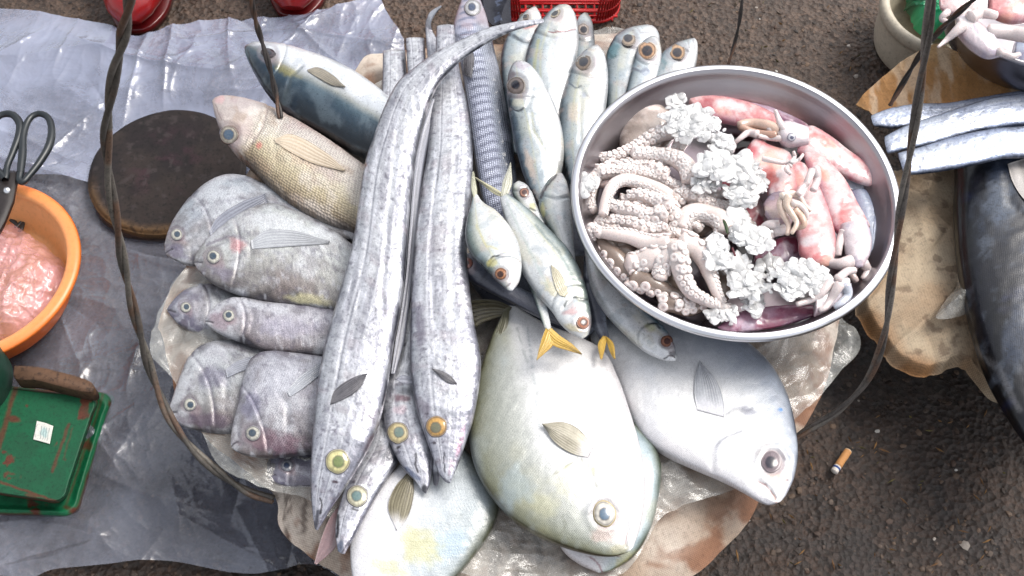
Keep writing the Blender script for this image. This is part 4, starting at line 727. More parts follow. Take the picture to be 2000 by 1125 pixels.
p1 = single('pomfret', 'largest pomfret, olive and white with yellow stains, in the middle foreground', [(992, 596), (978, 620), (962, 655), (945, 700), (926, 770), (916, 840), (925, 905), (958, 968), (1010, 1022), (1080, 1060), (1150, 1082), (1196, 1087), (1226, 1079)], [(1004, 596), (1020, 606), (1070, 636), (1130, 660), (1180, 690), (1207, 740), (1228, 800), (1246, 860), (1258, 920), (1259, 980), (1249, 1035), (1236, 1070)], [(0, .18), (.4, .186), (1, .19)], POM, 'pomfret', 'large pale pomfrets at the bottom of the basket', .26, .026, 280, 150,
       [('spot', 1115, 950, 56, 30, 20, (200, 196, 156), .35), ('spot', 1060, 985, 50, 30, 20, (190, 188, 150), .3), ('spot', 1010, 950, 40, 50, 0, (166, 186, 198), .35), ('line', [(1082, 925), (1098, 900), (1130, 892), (1158, 915), (1166, 955)], 3, (150, 152, 130), .55), ('line', [(1010, 640), (1032, 720), (1062, 800), (1100, 870)], 2.4, (150, 158, 158), .5), ('spot', 1140, 915, 44, 12, 10, (226, 224, 180), .6), ('line', [(1085, 925), (1105, 912), (1120, 900)], 2.5, (140, 140, 100), .5), ('line', [(1222, 1010), (1226, 1040), (1222, 1062)], 2.5, (150, 120, 116), .7), ('spot', 1180, 1045, 34, 18, 10, (196, 170, 160), .6), ('line', [(1030, 640), (1045, 760), (1055, 850)], 2.2, (176, 184, 188), .6),
        ('spot', 1210, 1072, 30, 14, -10, (164, 156, 110), .5), ('spot', 1160, 886, 24, 22, 0, (240, 236, 240), .8), ('line', [(1140, 1070), (1160, 1050), (1150, 1030)], 2, (120, 120, 96), .4), ('line', [(1098, 1010), (1105, 1025), (1098, 1040)], 1.8, (110, 110, 86), .5), ('line', [(1075, 1040), (1092, 1048)], 1.6, (110, 110, 86), .5)],
       [([(1100, 905), (1128, 896), (1150, 912), (1160, 950)], 7, -.0012), ([(1222, 1000), (1228, 1040), (1222, 1066)], 3, -.0014), ([(1150, 1000), (1162, 975), (1190, 972), (1208, 994)], 5, .001)], 34,
       eyes=[((1181, 1003, 21), dict(iris=(232, 226, 214), pupil=(82, 108, 132), pr=.5, ry=24, ang=-15, ring=(90, 84, 80), rim=(206, 184, 120)))],
       pf=[([(1150, 893), (1118, 886), (1082, 862), (1061, 830)], [(1160, 874), (1130, 838), (1098, 824), (1061, 828)], dict(root=(236, 232, 232), c0=(116, 106, 84), c1=(206, 200, 180), lift=.005, rays=10, seed=3))],
       tf=[([(1000, 600), (975, 588), (945, 584), (916, 586)], [(990, 616), (965, 622), (940, 632), (930, 640)], dict(z=(.182, .182), c0=(64, 60, 44), c1=(124, 116, 90), rays=6)), ([(996, 598), (990, 640), (965, 690), (950, 730)], [(984, 604), (968, 650), (950, 690), (938, 740)], dict(z=(.187, .186), c0=(84, 82, 64), c1=(116, 114, 92), rays=4))])
# scads standing up at the top
SG = 'silver scads packed at the top of the basket'
sey = lambda x, y, r, iris=(134, 116, 100), pup=(20, 24, 38), **k: ((x, y, r), dict(dict(iris=iris, pupil=pup, pr=.6, ring=(80, 68, 60), rim=(150, 142, 134)), **k))
single('scad', 'scad at the back with red gills showing, under the tip of the ribbonfish tail', [(1000, 300), (990, 240), (981, 180), (977, 125), (984, 88), (1002, 55), (1024, 26), (1043, 12)], [(1030, 300), (1040, 240), (1050, 180), (1058, 120), (1063, 80), (1061, 52), (1056, 30), (1047, 13)], .178, SCAD, 'scad', SG, .6, .017, 130, 56, [('spot', 1028, 48, 20, 9, 10, (190, 84, 74), .85), ('line', [(1004, 70), (1024, 84), (1040, 80)], 3, (60, 66, 76), .7), ('spot', 1040, 24, 12, 12, 0, (214, 206, 206), .7)], (), 41, eyes=[sey(1024, 32, 9, ry=6)])
single('scad', 'scad with a thin red line across its throat, nearest the red basket', [(1085, 300), (1062, 250), (1040, 200), (1026, 150), (1026, 112), (1040, 72), (1058, 42), (1078, 20), (1100, 8)], [(1100, 300), (1102, 250), (1108, 200), (1120, 150), (1128, 105), (1130, 70), (1126, 38), (1117, 18), (1106, 8)], .19, SCAD, 'scad', SG, .6, .022, 150, 64, [('line', [(1072, 60), (1090, 62), (1106, 59), (1122, 55)], 2.6, (120, 44, 50), .95), ('spot', 1090, 36, 26, 20, -20, (220, 214, 212), .7), ('line', [(1052, 78), (1046, 120), (1040, 150)], 5, (196, 192, 110), .5), ('spot', 1088, 76, 7, 6, 0, (206, 206, 214), .7)], [([(1072, 60), (1095, 63), (1122, 55)], 4, -.0016), ([(1080, 66), (1076, 140)], 6, -.0006)], 42, eyes=[sey(1083, 25, 12, ry=8, ang=-30, iris=(190, 176, 150))])
single('scad', 'dark backed scad squeezed behind the belly up one, only its head showing', [(1130, 240), (1122, 160), (1120, 100), (1122, 62), (1129, 36), (1142, 24)], [(1160, 240), (1164, 160), (1163, 105), (1161, 71), (1156, 42), (1147, 25)], .176, dict(SCAD, stops=[(-1, (150, 160, 166)), (0, (160, 168, 172)), (.6, (104, 108, 112)), (1, (66, 68, 76))]), 'scad', SG, .6, .014, 110, 46, [('line', [(1145, 26), (1156, 40)], 4, (70, 66, 72), .6)], (), 43, eyes=[sey(1139, 57, 11, iris=(176, 160, 150))])
single('scad', 'greenish backed scad overlapped by the one with a bulging orange rimmed eye', [(1195, 300), (1186, 240), (1182, 190), (1181, 140), (1187, 98), (1208, 68), (1236, 57), (1262, 50)], [(1230, 300), (1240, 240), (1256, 190), (1274, 140), (1287, 100), (1288, 72), (1279, 56), (1267, 50)], .176, SCAD, 'scad', SG, .6, .016, 140, 60, [('spot', 1200, 96, 14, 20, 40, (70, 130, 140), .6), ('line', [(1190, 100), (1196, 112), (1204, 108)], 3, (60, 90, 96), .7), ('line', [(1246, 55), (1252, 64), (1268, 62)], 3, (150, 140, 146), .6)], (), 44, eyes=[sey(1227, 75, 14, iris=(180, 160, 140))])
single('scad', 'scad with a bulging orange rimmed eye at the top, overlapping the greenish one', [(1190, 300), (1212, 230), (1222, 180), (1232, 140), (1240, 108), (1252, 86), (1270, 73), (1280, 70)], [(1245, 300), (1262, 230), (1276, 180), (1287, 140), (1292, 114), (1290, 90), (1284, 73)], .189, SCAD, 'scad', SG, .6, .016, 140, 60, [('line', [(1232, 132), (1250, 140), (1262, 134), (1272, 142)], 4, (70, 74, 92), .7), ('spot', 1262, 140, 18, 10, 0, (150, 160, 180), .6), ('line', [(1216, 150), (1212, 200)], 3, (210, 206, 160), .6)], [([(1216, 150), (1212, 220)], 5, -.0008)], 45, eyes=[sey(1264, 98, 17, iris=(206, 160, 120), rim=(220, 206, 190))])
single('scad', 'rightmost scad head poking out above the rim of the steel pan', [(1262, 200), (1270, 150), (1284, 118), (1310, 92), (1338, 80), (1357, 74)], [(1330, 210), (1350, 160), (1360, 125), (1363, 100), (1362, 82)], .184, SCAD, 'scad', SG, .6, .015, 110, 56, [('line', [(1288, 110), (1300, 124), (1296, 134)], 5, (110, 140, 146), .7), ('spot', 1338, 118, 22, 16, 0, (228, 230, 232), .7), ('line', [(1344, 80), (1346, 96)], 2.4, (150, 146, 150), .7), ('line', [(1353, 78), (1356, 95)], 2.4, (150, 146, 150), .7)], (), 46, eyes=[sey(1323, 101, 15, iris=(206, 164, 122))])
single('scad', 'silver scad leaning against the left rim of the steel pan, its eye at the top', [(1112, 360), (1102, 320), (1095, 285), (1091, 249), (1094, 204), (1107, 160), (1121, 124), (1142, 101), (1161, 88)], [(1150, 350), (1160, 310), (1172, 270), (1181, 225), (1187, 180), (1187, 140), (1180, 106), (1167, 87)], .196, SCAD, 'scad', SG, .6, .019, 160, 70, [('line', [(1112, 162), (1124, 172), (1134, 168)], 3, (60, 74, 88), .85), ('spot', 1140, 185, 7, 8, 0, (176, 180, 196), .6), ('line', [(1135, 188), (1134, 240), (1140, 280)], 2.4, (190, 190, 180), .7), ('spot', 1168, 120, 12, 20, 0, (216, 206, 212), .6), ('spot', 1103, 230, 8, 40, 8, (104, 116, 124), .6), ('spot', 1120, 220, 14, 30, 0, (222, 206, 186), .6)], [([(1136, 180), (1133, 280)], 4, -.0008), ([(1110, 160), (1134, 170), (1146, 190)], 4, -.0008)], 47, eyes=[sey(1139, 122, 16, ang=-40, ry=14)])
single('scad', 'scad in front of all the upright ones, its dark wide eye next to the barracuda', [(1062, 420), (1046, 392), (1025, 349), (1010, 299), (997, 239), (990, 189), (992, 150), (1000, 128), (1009, 118)], [(1078, 420), (1086, 385), (1097, 340), (1102, 300), (1098, 255), (1084, 209), (1060, 160), (1036, 129), (1016, 118)], [(0, .196), (1, .212)], SCAD, 'scad', SG, .55, .022, 210, 90,
       [('line', [(998, 208), (1006, 214), (1014, 216), (1022, 211)], 3.2, (28, 36, 48), .95), ('line', [(998, 206), (1004, 226)], 3, (60, 70, 84), .7), ('spot', 1018, 230, 5, 4, 0, (120, 120, 130), .5), ('line', [(1038, 220), (1042, 250), (1068, 298)], 2.4, (206, 206, 180), .8), ('spot', 1010, 290, 9, 80, -10, (70, 90, 108), .6), ('spot', 1036, 320, 12, 50, -14, (226, 200, 180), .55), ('spot', 1018, 128, 18, 9, 20, (186, 170, 184), .6), ('spot', 1000, 146, 8, 12, 0, (84, 70, 80), .6), ('spot', 1012, 200, 14, 8, 0, (226, 222, 200), .5)],
       [([(998, 206), (1012, 218), (1026, 214), (1036, 196), (1040, 170)], 4, -.001), ([(1036, 216), (1040, 252), (1068, 300)], 3, -.0007)], 48, eyes=[sey(1008, 167, 17, iris=(120, 108, 104), ang=90, pr=.5)])
SM = dict(SCAD, stops=[(-1, (50, 64, 66)), (-.8, (116, 130, 126)), (-.5, (204, 208, 200)), (-.1, (230, 232, 232)), (1, (214, 218, 220))])
single('scad', 'small fish face with an orange eye peeping out right of the barracuda', [(1035, 440), (1014, 405), (1001, 380), (1001, 364), (1010, 354)], [(1068, 440), (1050, 405), (1038, 375), (1025, 360), (1014, 353)], .204, SM, 'scad', 'small silver fish in the middle of the basket', .6, .013, 90, 40, [('spot', 1040, 405, 8, 14, 0, (200, 196, 110), .6), ('line', [(1034, 408), (1046, 412)], 3, (40, 44, 50), .7)], (), 51, eyes=[((1024, 376, 9), dict(iris=(176, 126, 104), pupil=(70, 46, 44), ring=(90, 60, 56)))])
single('scad', 'pale slender fish pointing up with a dark lipped mouth, left of the steel pan', [(1112, 540), (1088, 480), (1062, 432), (1052, 400), (1060, 370), (1076, 347), (1092, 337)], [(1128, 540), (1122, 490), (1119, 448), (1115, 400), (1109, 362), (1098, 338)], .207, SM, 'scad', 'small silver fish in the middle of the basket', .55, .016, 130, 56, [('line', [(1057, 386), (1068, 364), (1086, 342)], 3.4, (50, 36, 44), .85), ('spot', 1060, 410, 6, 20, 0, (206, 200, 130), .6)], [([(1057, 386), (1070, 364), (1086, 342)], 4, -.001)], 52)
dk = dict(stops=[(-1, (60, 62, 74)), (0, (92, 96, 110)), (1, (136, 142, 156))], warp=.3, blots=[(60, 60, .5, .7, (150, 156, 168), .4)], gill=(.72, .001, (50, 50, 58), .5))
single('scad', 'dark slate coloured fish with a reddish eye under the little yellowish silver fish', [(1110, 640), (1050, 618), (1000, 592), (950, 566), (912, 543), (886, 516), (877, 500)], [(1110, 600), (1060, 582), (1010, 560), (960, 520), (930, 502), (900, 494), (880, 497)], .206, dk, 'dark', 'small silver fish in the middle of the basket', .55, .015, 120, 50, seed=53, eyes=[((912, 513, 11), dict(iris=(168, 112, 100), pupil=(60, 34, 36), ring=(80, 50, 50), pr=.45))])
YT = dict(c0=(180, 138, 36), c1=(222, 184, 84), rays=5)
single('scad', 'silver fish hidden under the others with its bright yellow forked tail on the big pomfret', [(1067, 655), (1058, 628), (1044, 585), (1028, 545), (1012, 500), (1010, 440)], [(1079, 655), (1074, 625), (1064, 582), (1056, 540), (1060, 500), (1040, 440)], [(0, .228), (.4, .216), (1, .205)], SM, 'scad', 'small silver fish in the middle of the basket', .5, .01, 90, 36, [('spot', 1073, 648, 12, 10, 0, (226, 196, 70), .8)], seed=54,
       tf=[([(1066, 640), (1058, 662), (1052, 684), (1048, 702)], [(1084, 655), (1080, 674), (1064, 690), (1050, 702)], dict(z=(.229, .226), **YT)), ([(1076, 640), (1096, 657), (1118, 672), (1135, 689)], [(1064, 656), (1080, 674), (1108, 684), (1134, 692)], dict(z=(.229, .226), **YT))])
single('scad', 'fish under the small ones whose yellow tail pokes out beside the pan', [(1176, 672), (1160, 640), (1150, 600), (1140, 560), (1140, 500)], [(1192, 668), (1186, 640), (1182, 600), (1176, 560), (1170, 500)], .19, dk, 'scad', 'small silver fish in the middle of the basket', .5, .009, 60, 30, seed=55,
       tf=[([(1178, 655), (1168, 672), (1172, 700)], [(1186, 660), (1182, 680), (1176, 702)], dict(z=(.208, .212), **YT)), ([(1182, 655), (1198, 670), (1202, 700)], [(1184, 662), (1190, 684), (1198, 700)], dict(z=(.208, .212), **YT))])
single('scad', 'white bellied fish half under the lower left rim of the pan, snout right', [(1200, 470), (1212, 530), (1240, 580), (1272, 618), (1300, 645), (1316, 672), (1322, 694)], [(1140, 470), (1146, 530), (1158, 575), (1184, 614), (1220, 652), (1260, 686), (1298, 703), (1320, 705)], [(0, .19), (1, .2)], dict(SM, stops=[(-1, (64, 84, 96)), (-.8, (120, 146, 160)), (-.55, (206, 214, 220)), (-.1, (242, 244, 246)), (1, (238, 240, 242))]), 'scad', 'small silver fish in the middle of the basket', .5, .02, 160, 70, [('line', [(1266, 632), (1276, 630), (1288, 640)], 3.5, (36, 44, 54), .85), ('line', [(1296, 700), (1310, 692), (1318, 698)], 2.4, (60, 56, 62), .8), ('spot', 1314, 690, 9, 9, 0, (110, 104, 110), .7), ('spot', 1270, 640, 14, 10, 30, (196, 200, 150), .6)], [([(1266, 632), (1258, 655), (1250, 672)], 4, -.0009)], 56, eyes=[((1302, 666, 11), dict(iris=(176, 120, 96), pupil=(74, 48, 48), ring=(80, 54, 50), rim=(120, 84, 76)))])
single('scad', 'long silver fish with greenish back and orange eye, running diagonally down beside the pan', [(988, 376), (1010, 392), (1040, 416), (1078, 455), (1112, 492), (1137, 540), (1150, 590), (1155, 630), (1150, 654)], [(976, 386), (982, 412), (998, 468), (1018, 526), (1046, 570), (1076, 605), (1095, 632), (1115, 650), (1138, 662)], [(0, .216), (.5, .226), (1, .228)], SM, 'scad', 'small silver fish in the middle of the basket', .5, .021, 200, 90,
       [('spot', 1118, 606, 24, 10, -20, (206, 160, 160), .7), ('line', [(1102, 596), (1108, 588), (1124, 580), (1146, 584)], 3.4, (40, 50, 50), .85), ('line', [(1046, 440), (1090, 490), (1126, 552)], 4, (100, 122, 124), .6), ('spot', 1075, 560, 30, 12, 50, (226, 214, 160), .5), ('spot', 1120, 640, 22, 8, 20, (214, 196, 130), .5), ('line', [(990, 395), (1030, 480), (1070, 560)], 3, (180, 196, 190), .5)], [([(1148, 586), (1120, 582), (1102, 600), (1092, 620)], 4, -.0011)], 57,
       eyes=[((1139, 630, 12), dict(iris=(190, 122, 90), pupil=(60, 34, 32), ring=(84, 50, 44), rim=(140, 90, 76)))], pf=[([(1104, 580), (1092, 575), (1080, 545), (1076, 520)], [(1110, 572), (1106, 556), (1092, 530), (1078, 518)], dict(c0=(206, 196, 160), c1=(222, 216, 196), lift=.001, rays=5))],
       tf=[([(980, 376), (965, 366), (945, 355), (922, 342)], [(984, 386), (965, 378), (944, 362), (923, 344)], dict(z=(.217, .214), c0=(176, 170, 120), c1=(214, 210, 186), rays=4)), ([(978, 382), (982, 355), (990, 335), (996, 318)], [(990, 384), (1000, 360), (1000, 340), (998, 319)], dict(z=(.217, .222), c0=(170, 170, 140), c1=(206, 206, 196), rays=4))])
single('scad', 'little plump silver fish tinged yellow, head down beside the straight ribbonfish', [(924, 378), (921, 398), (912, 430), (909, 465), (920, 496), (944, 520), (968, 546), (992, 567)], [(931, 378), (944, 396), (972, 416), (998, 448), (1014, 482), (1019, 518), (1014, 550), (1001, 568)], [(0, .226), (1, .24)], SM, 'scad', 'small silver fish in the middle of the basket', .5, .022, 170, 80,
       [('line', [(956, 508), (962, 500), (974, 498)], 3.4, (30, 36, 40), .9), ('spot', 962, 512, 12, 12, 30, (206, 196, 110), .6), ('line', [(930, 440), (950, 480), (985, 490)], 3, (214, 206, 150), .6), ('spot', 1000, 550, 8, 16, -20, (206, 196, 200), .7), ('line', [(988, 560), (998, 552)], 3, (90, 76, 80), .6), ('spot', 985, 450, 24, 30, 30, (236, 238, 238), .6)], [([(952, 520), (962, 500), (985, 490), (1008, 500)], 4, -.001)], 58,
       eyes=[((978, 535, 11), dict(iris=(186, 128, 90), pupil=(56, 34, 30), ring=(80, 50, 40), rim=(130, 90, 70)))], tf=[([(924, 385), (920, 370), (920, 352), (922, 335)], [(931, 385), (932, 370), (929, 352), (926, 335)], dict(z=(.227, .232), c0=(150, 150, 110), c1=(196, 196, 180), rays=3))])
# filler bodies deep in the heap so that no gap looks through
for k, (D, V, z) in enumerate([([(1060, 150), (1150, 330), (1180, 500)], [(1150, 150), (1230, 330), (1250, 500)], .165), ([(900, 520), (940, 580), (1010, 640), (1110, 690)], [(960, 430), (1040, 500), (1120, 580), (1170, 640)], .172), ([(1000, 180), (1040, 330), (1100, 500)], [(1080, 180), (1110, 330), (1150, 500)], .172)]):
    single('scad', ['dark flank of a fish in the gap between the upright scads and the pan', 'shaded flank of a fish deep in the gap under the small fish', 'shaded flank of a fish between the front scad and the barracuda'][k], D, V, z, dk, 'dark', None, .4, .013, 60, 30, seed=70+k)
# ---------------------------------------------------------------- steel pan
PC = P(1437, 377, .255); PR = .159; TY = .045; TX = .0
pan = thing('steel_pan', PC-np.array([0, 0, .066]), 'big round stainless steel pan of octopus, squid and ice', 'pan')
mb = MB()
prof = [(0, -.058), (.108, -.058), (.117, -.0565), (.122, -.051), (.1475, -.01), (.1505, -.003), (.152, .0), (.156, .0012), (.159, .0), (.1602, -.003), (.1588, -.0055), (.155, -.0058), (.153, -.005), (.149, -.0115), (.124, -.0525), (.118, -.0595), (.108, -.0615), (0, -.0615)]
q = curve(prof, np.linspace(0, 1, 120))
k0 = int(np.argmax(q[:, 0] > .1512)); k1 = len(q)-int(np.argmax(q[::-1, 0] > .1512))
mb.lathe(q[:k0+1], PC, 160, (1, 1, 1), (TX, TY)); mb.lathe(q[k1-1:], PC, 160, (1, 1, 1), (TX, TY)); mb.build('bowl', M['steel'], pan)
mb = MB(); mb.lathe(q[k0:k1], PC, 160, (1, 1, 1), (TX, TY)); mb.build('rim', M['rimsteel'], pan)
def pz(px, py, h):
    """point at height h over the pan floor plane (pan is slightly tilted)"""
    px = np.asarray(px, float); py = np.asarray(py, float); z = PC[2]-.058+np.asarray(h, float)+0*px
    for _ in range(3):
        p = P(px, py, z); z = PC[2]-.058+h+TY*(p[..., 1]-PC[1])
    return P(px, py, z)
wt = MB(); wt.lathe([(0, 0), (.05, .0), (.1, 0), (.1305, 0)], PC+np.array([0, 0, -.036]), 96, (1, 1, 1), (TX, TY)); tag(wt.build('melt_water', M['water']), 'shallow film of melt water round the seafood in the steel pan', 'water', kind='stuff')
# octopus
OC = dict(pale=(246, 232, 226), shade=(234, 208, 204), brown=(150, 132, 120), brown2=(122, 108, 98))
def sucker(mb, c, nrm, r, cc):
    w1, w2 = lin((246, 234, 230)), lin(cc)
    mb.lathe([(r*.8, -r*.7), (r*.86, -.1*r), (r*1.0, r*.22), (r*.95, r*.44), (r*.7, r*.6), (r*.42, r*.6), (r*.2, r*.5), (0.0001, r*.44)], c, 14, np.array([w2*.95, w2, w2, w1, w1, w1, w2*.95, w2*.92]), ax=nrm)
def arm(mb, path, r0, r1, hh, sk=(-32, 32), col='pale', sr=.44, seed=0, bend=0.):
    """path in photo points; hh heights over pan floor at start/end; sk: angles of the sucker rows from the top"""
    g = np.random.default_rng(seed); n = 46; u = np.linspace(0, 1, n)
    q = curve(path, u); h = np.interp(u, np.linspace(0, 1, len(hh)), hh)
    q3 = pz(q[:, 0], q[:, 1], h); q3[:, 2] += .002*np.sin(u*9+seed)
    R = 1.2*(r0+(r1-r0)*u**.85)/2000
    base = lin(OC[col]); sh = lin(OC['shade'] if col == 'pale' else OC['brown2'])
    k = fbm(u*9, 0*u, seed, 3, seed)[:, None]; C = base*(.9+.1*k)*(1-.25*k)+sh*.25*k
    mb.tube(q3, R, 16, C)
    T = np.gradient(q3, axis=0); T /= np.linalg.norm(T, axis=1)[:, None]
    s = np.r_[0, np.cumsum(np.linalg.norm(np.diff(q3, axis=0), axis=1))]
    for j, a in enumerate(sk):
        d = R[0]*(.5 if j else .1)
        while d < s[-1]*.985:
            p = np.array([np.interp(d, s, q3[:, k]) for k in range(3)]); t = np.array([np.interp(d, s, T[:, k]) for k in range(3)]); r = np.interp(d, s, R)
            side = np.cross(t, [0, 0, 1.]); side /= np.linalg.norm(side)+1e-9; up = np.cross(side, t)
            aa = math.radians(a+g.uniform(-9, 9)); nm = up*math.cos(aa)+side*math.sin(aa)
            rs = r*sr*g.uniform(.85, 1.12)
            sucker(mb, p+nm*r*.93, nm+t*g.uniform(-.15, .15), rs, (238, 218, 212)); d += rs*1.96
def octopus(label, arms, mantle=None, web=None, seed=0):
    t = thing('octopus', pz(*arms[0][0][0], 0), label, 'octopus', 'raw octopuses heaped in the left half of the pan')
    mb = MB()
    for k, a in enumerate(arms): arm(mb, *a[:4], **(a[4] if len(a) > 4 else {}), seed=seed+k)
    for w_ in (web or []):
        c = pz(w_[0], w_[1], w_[3]); v = IV2*np.array([w_[2], w_[2]*w_[4], w_[2]*.5])/2000; v = v*(1+.2*(fbm(v[:, 0]*90, v[:, 1]*90, v[:, 2]*90, 2, seed)-.5))[:, None]
        mb.add(v+c, IF2, lin(OC[w_[5]]))
    mb.build('body', M['squid'], t)
    if mantle:
        D, V, h = mantle
        body('mantle', t, D, V, PC[2]-.058+h, dict(stops=[(-1, (120, 104, 94)), (-.3, (168, 152, 142)), (.4, (190, 176, 168)), (1, (150, 134, 124))], blots=[(90, 90, .5, .7, (110, 94, 84), .5), (200, 200, .58, .7, (206, 194, 188), .4)], warp=.3, wrinkle=(60, 60, .0006)), M['squid'], .75, .03, 70, 48, seed=seed+3)
    return t
octopus('octopus at the top of the pan with a smooth brown mantle partly under ice', [
    ([(1312, 258), (1290, 264), (1262, 275), (1235, 290), (1208, 305), (1180, 310), (1160, 305)], 15, 8, (.042, .032), dict(sk=(-50, -10, 30))),
    ([(1235, 302), (1275, 300), (1310, 308), (1340, 326), (1352, 352)], 12, 17, (.04, .046), dict(sk=(50, 22, -6), sr=.36)),
    ([(1165, 338), (1200, 333), (1240, 338), (1280, 346), (1312, 358), (1338, 366)], 13, 8, (.04, .036), dict(sk=(-35, 0, 35))),
    ([(1205, 320), (1172, 338), (1157, 362), (1152, 390), (1158, 414)], 14, 9, (.036, .034), dict(sk=(-30, 20))),
    ([(1178, 418), (1184, 390), (1198, 364), (1222, 352), (1252, 356), (1282, 370), (1306, 388)], 8, 14, (.046, .044), dict(sk=(45, 65), sr=.34)),
    ([(1300, 345), (1270, 330), (1235, 322), (1205, 330)], 14, 10, (.038, .036), dict(sk=(-35, 0, 35))),
    ([(1330, 280), (1318, 300), (1300, 318), (1280, 322)], 13, 9, (.036, .036), dict(sk=(-30, 30)))],
    ([(1212, 300), (1208, 270), (1220, 240), (1240, 216), (1265, 206), (1285, 210)], [(1240, 320), (1290, 300), (1318, 270), (1320, 240), (1305, 220), (1290, 211)], .03), [(1250, 315, 34, .03, .8, 'shade'), (1180, 345, 26, .028, 1.1, 'shade')], seed=1)
octopus('octopus in the middle of the pan, a tight knot of pale suckered arms', [
    ([(1310, 405), (1285, 392), (1255, 384), (1228, 382)], 15, 9, (.05, .046), dict(sk=(-40, 0, 40))),
    ([(1300, 420), (1270, 424), (1240, 414), (1212, 408), (1192, 398)], 17, 10, (.05, .044), dict(sk=(-40, 0, 40))),
    ([(1300, 440), (1265, 448), (1230, 438), (1205, 428), (1190, 432)], 16, 9, (.046, .042), dict(sk=(-35, 5, 45))),
    ([(1306, 400), (1318, 420), (1318, 440), (1308, 462)], 14, 9, (.05, .044), dict(sk=(-40, 0, 40))),
    ([(1330, 372), (1345, 384), (1370, 392), (1400, 400), (1428, 404), (1450, 396)], 11, 9, (.04, .04), dict(sk=(-40, 0, 40), sr=.5)),
    ([(1330, 445), (1340, 424), (1362, 414), (1388, 420), (1408, 434), (1418, 452)], 13, 19, (.046, .046), dict(sk=(48, 70), sr=.3)),
    ([(1320, 462), (1336, 448), (1352, 440), (1368, 448)], 12, 8, (.042, .04), dict(sk=(-30, 30))),
    ([(1345, 395), (1375, 388), (1405, 384), (1430, 376)], 11, 8, (.036, .034), dict(sk=(-30, 30))),
    ([(1170, 425), (1185, 440), (1200, 450), (1230, 455)], 13, 12, (.034, .034), dict(sk=(-40, 0, 40), sr=.5)), ([(1210, 395), (1240, 400), (1290, 408)], 14, 16, (.036, .036), dict(sk=(-40, 0, 40))),
    ([(1330, 400), (1322, 385), (1335, 372), (1350, 362)], 14, 10, (.034, .036), dict(sk=(-40, 0, 40))), ([(1270, 340), (1300, 372), (1330, 396)], 15, 14, (.026, .03), dict(sk=(-30, 30))), ([(1400, 420), (1430, 424), (1452, 436), (1470, 450)], 13, 10, (.032, .032), dict(sk=(-40, 0, 40)))], None, [(1285, 420, 40, .036, .9, 'pale'), (1365, 440, 34, .03, .8, 'brown')], seed=20)
octopus('octopus at the front of the pan spreading long tapered white arms', [
    ([(1305, 480), (1270, 474), (1235, 464), (1200, 460), (1172, 452), (1154, 440)], 17, 8, (.052, .046), dict(sk=(38, 62), sr=.34)),
    ([(1172, 455), (1156, 444), (1150, 455), (1160, 468)], 9, 6, (.05, .044), dict(sk=(-40, 10, 50))),
    ([(1310, 488), (1280, 506), (1250, 512), (1226, 518)], 24, 17, (.046, .04), dict(sk=(-75, -40, 40, 75), sr=.36)),
    ([(1312, 492), (1296, 515), (1290, 535), (1288, 548)], 21, 12, (.05, .042), dict(sk=(-60, -20, 25, 60), sr=.42)),
    ([(1322, 482), (1326, 510), (1334, 540), (1350, 568), (1376, 588), (1404, 600)], 20, 7, (.056, .04), dict(sk=(-35, -5, 32), sr=.42)),
    ([(1330, 476), (1356, 484), (1376, 506), (1388, 540), (1398, 570), (1412, 592)], 20, 7, (.056, .042), dict(sk=(-50, -22), sr=.36)),
    ([(1390, 590), (1405, 600), (1420, 600), (1428, 594)], 8, 4, (.042, .04), dict(sk=(-30, 30)))], None, [(1312, 486, 30, .045, .8, 'pale'), (1250, 508, 28, .034, .7, 'pale')], seed=40)
octopus('brown skinned octopus pressed against the lower left wall of the pan', [
    ([(1166, 458), (1176, 474), (1194, 498), (1218, 524), (1248, 548)], 16, 18, (.034, .03), dict(sk=(60, 85), col='brown', sr=.42)),
    ([(1236, 540), (1264, 554), (1296, 566), (1328, 576), (1344, 574)], 20, 10, (.036, .034), dict(sk=(85, 60), col='brown', sr=.48)),
    ([(1292, 590), (1318, 596), (1346, 600), (1376, 594)], 17, 12, (.03, .03), dict(sk=(-20, 15, 50), col='brown', sr=.5)),
    ([(1380, 480), (1396, 520), (1408, 552), (1418, 580)], 20, 18, (.03, .028), dict(sk=(), col='brown')),
    ([(1190, 470), (1216, 490), (1235, 500)], 13, 16, (.03, .03), dict(sk=(), col='brown'))], None, [(1300, 545, 50, .018, .7, 'brown'), (1220, 505, 34, .016, .9, 'brown')], seed=60)
# squids
SQ = dict(stops=[(-1, (206, 134, 140)), (-.6, (228, 180, 180)), (0, (238, 214, 212)), (.5, (232, 196, 196)), (1, (198, 134, 150))], warp=.6, wrinkle=(40, 50, .0005),
          blots=[(26, 50, .46, .7, (206, 108, 112), .6), (40, 60, .46, .66, (242, 230, 228), .7), (200, 200, .5, .66, (190, 84, 92), .4), (30, 30, .58, .7, (232, 180, 150), .5)])
SQP = dict(SQ, stops=[(-1, (150, 96, 126)), (0, (196, 152, 172)), (1, (150, 104, 134))], blots=[(30, 60, .48, .64, (166, 76, 104), .7), (60, 60, .55, .68, (214, 196, 214), .7), (140, 140, .56, .68, (140, 60, 90), .5)])
SQB = dict(SQ, stops=[(-1, (120, 128, 160)), (0, (176, 186, 206)), (1, (140, 130, 160))], blots=[(30, 60, .55, .7, (160, 110, 150), .6), (60, 60, .55, .68, (206, 214, 226), .6)])
WH = dict(stops=[(-1, (206, 192, 198)), (0, (236, 228, 228)), (1, (210, 196, 204))], warp=.5, blots=[(60, 60, .5, .7, (206, 176, 184), .5), (120, 120, .6, .7, (160, 150, 180), .4)], wrinkle=(60, 60, .0008))
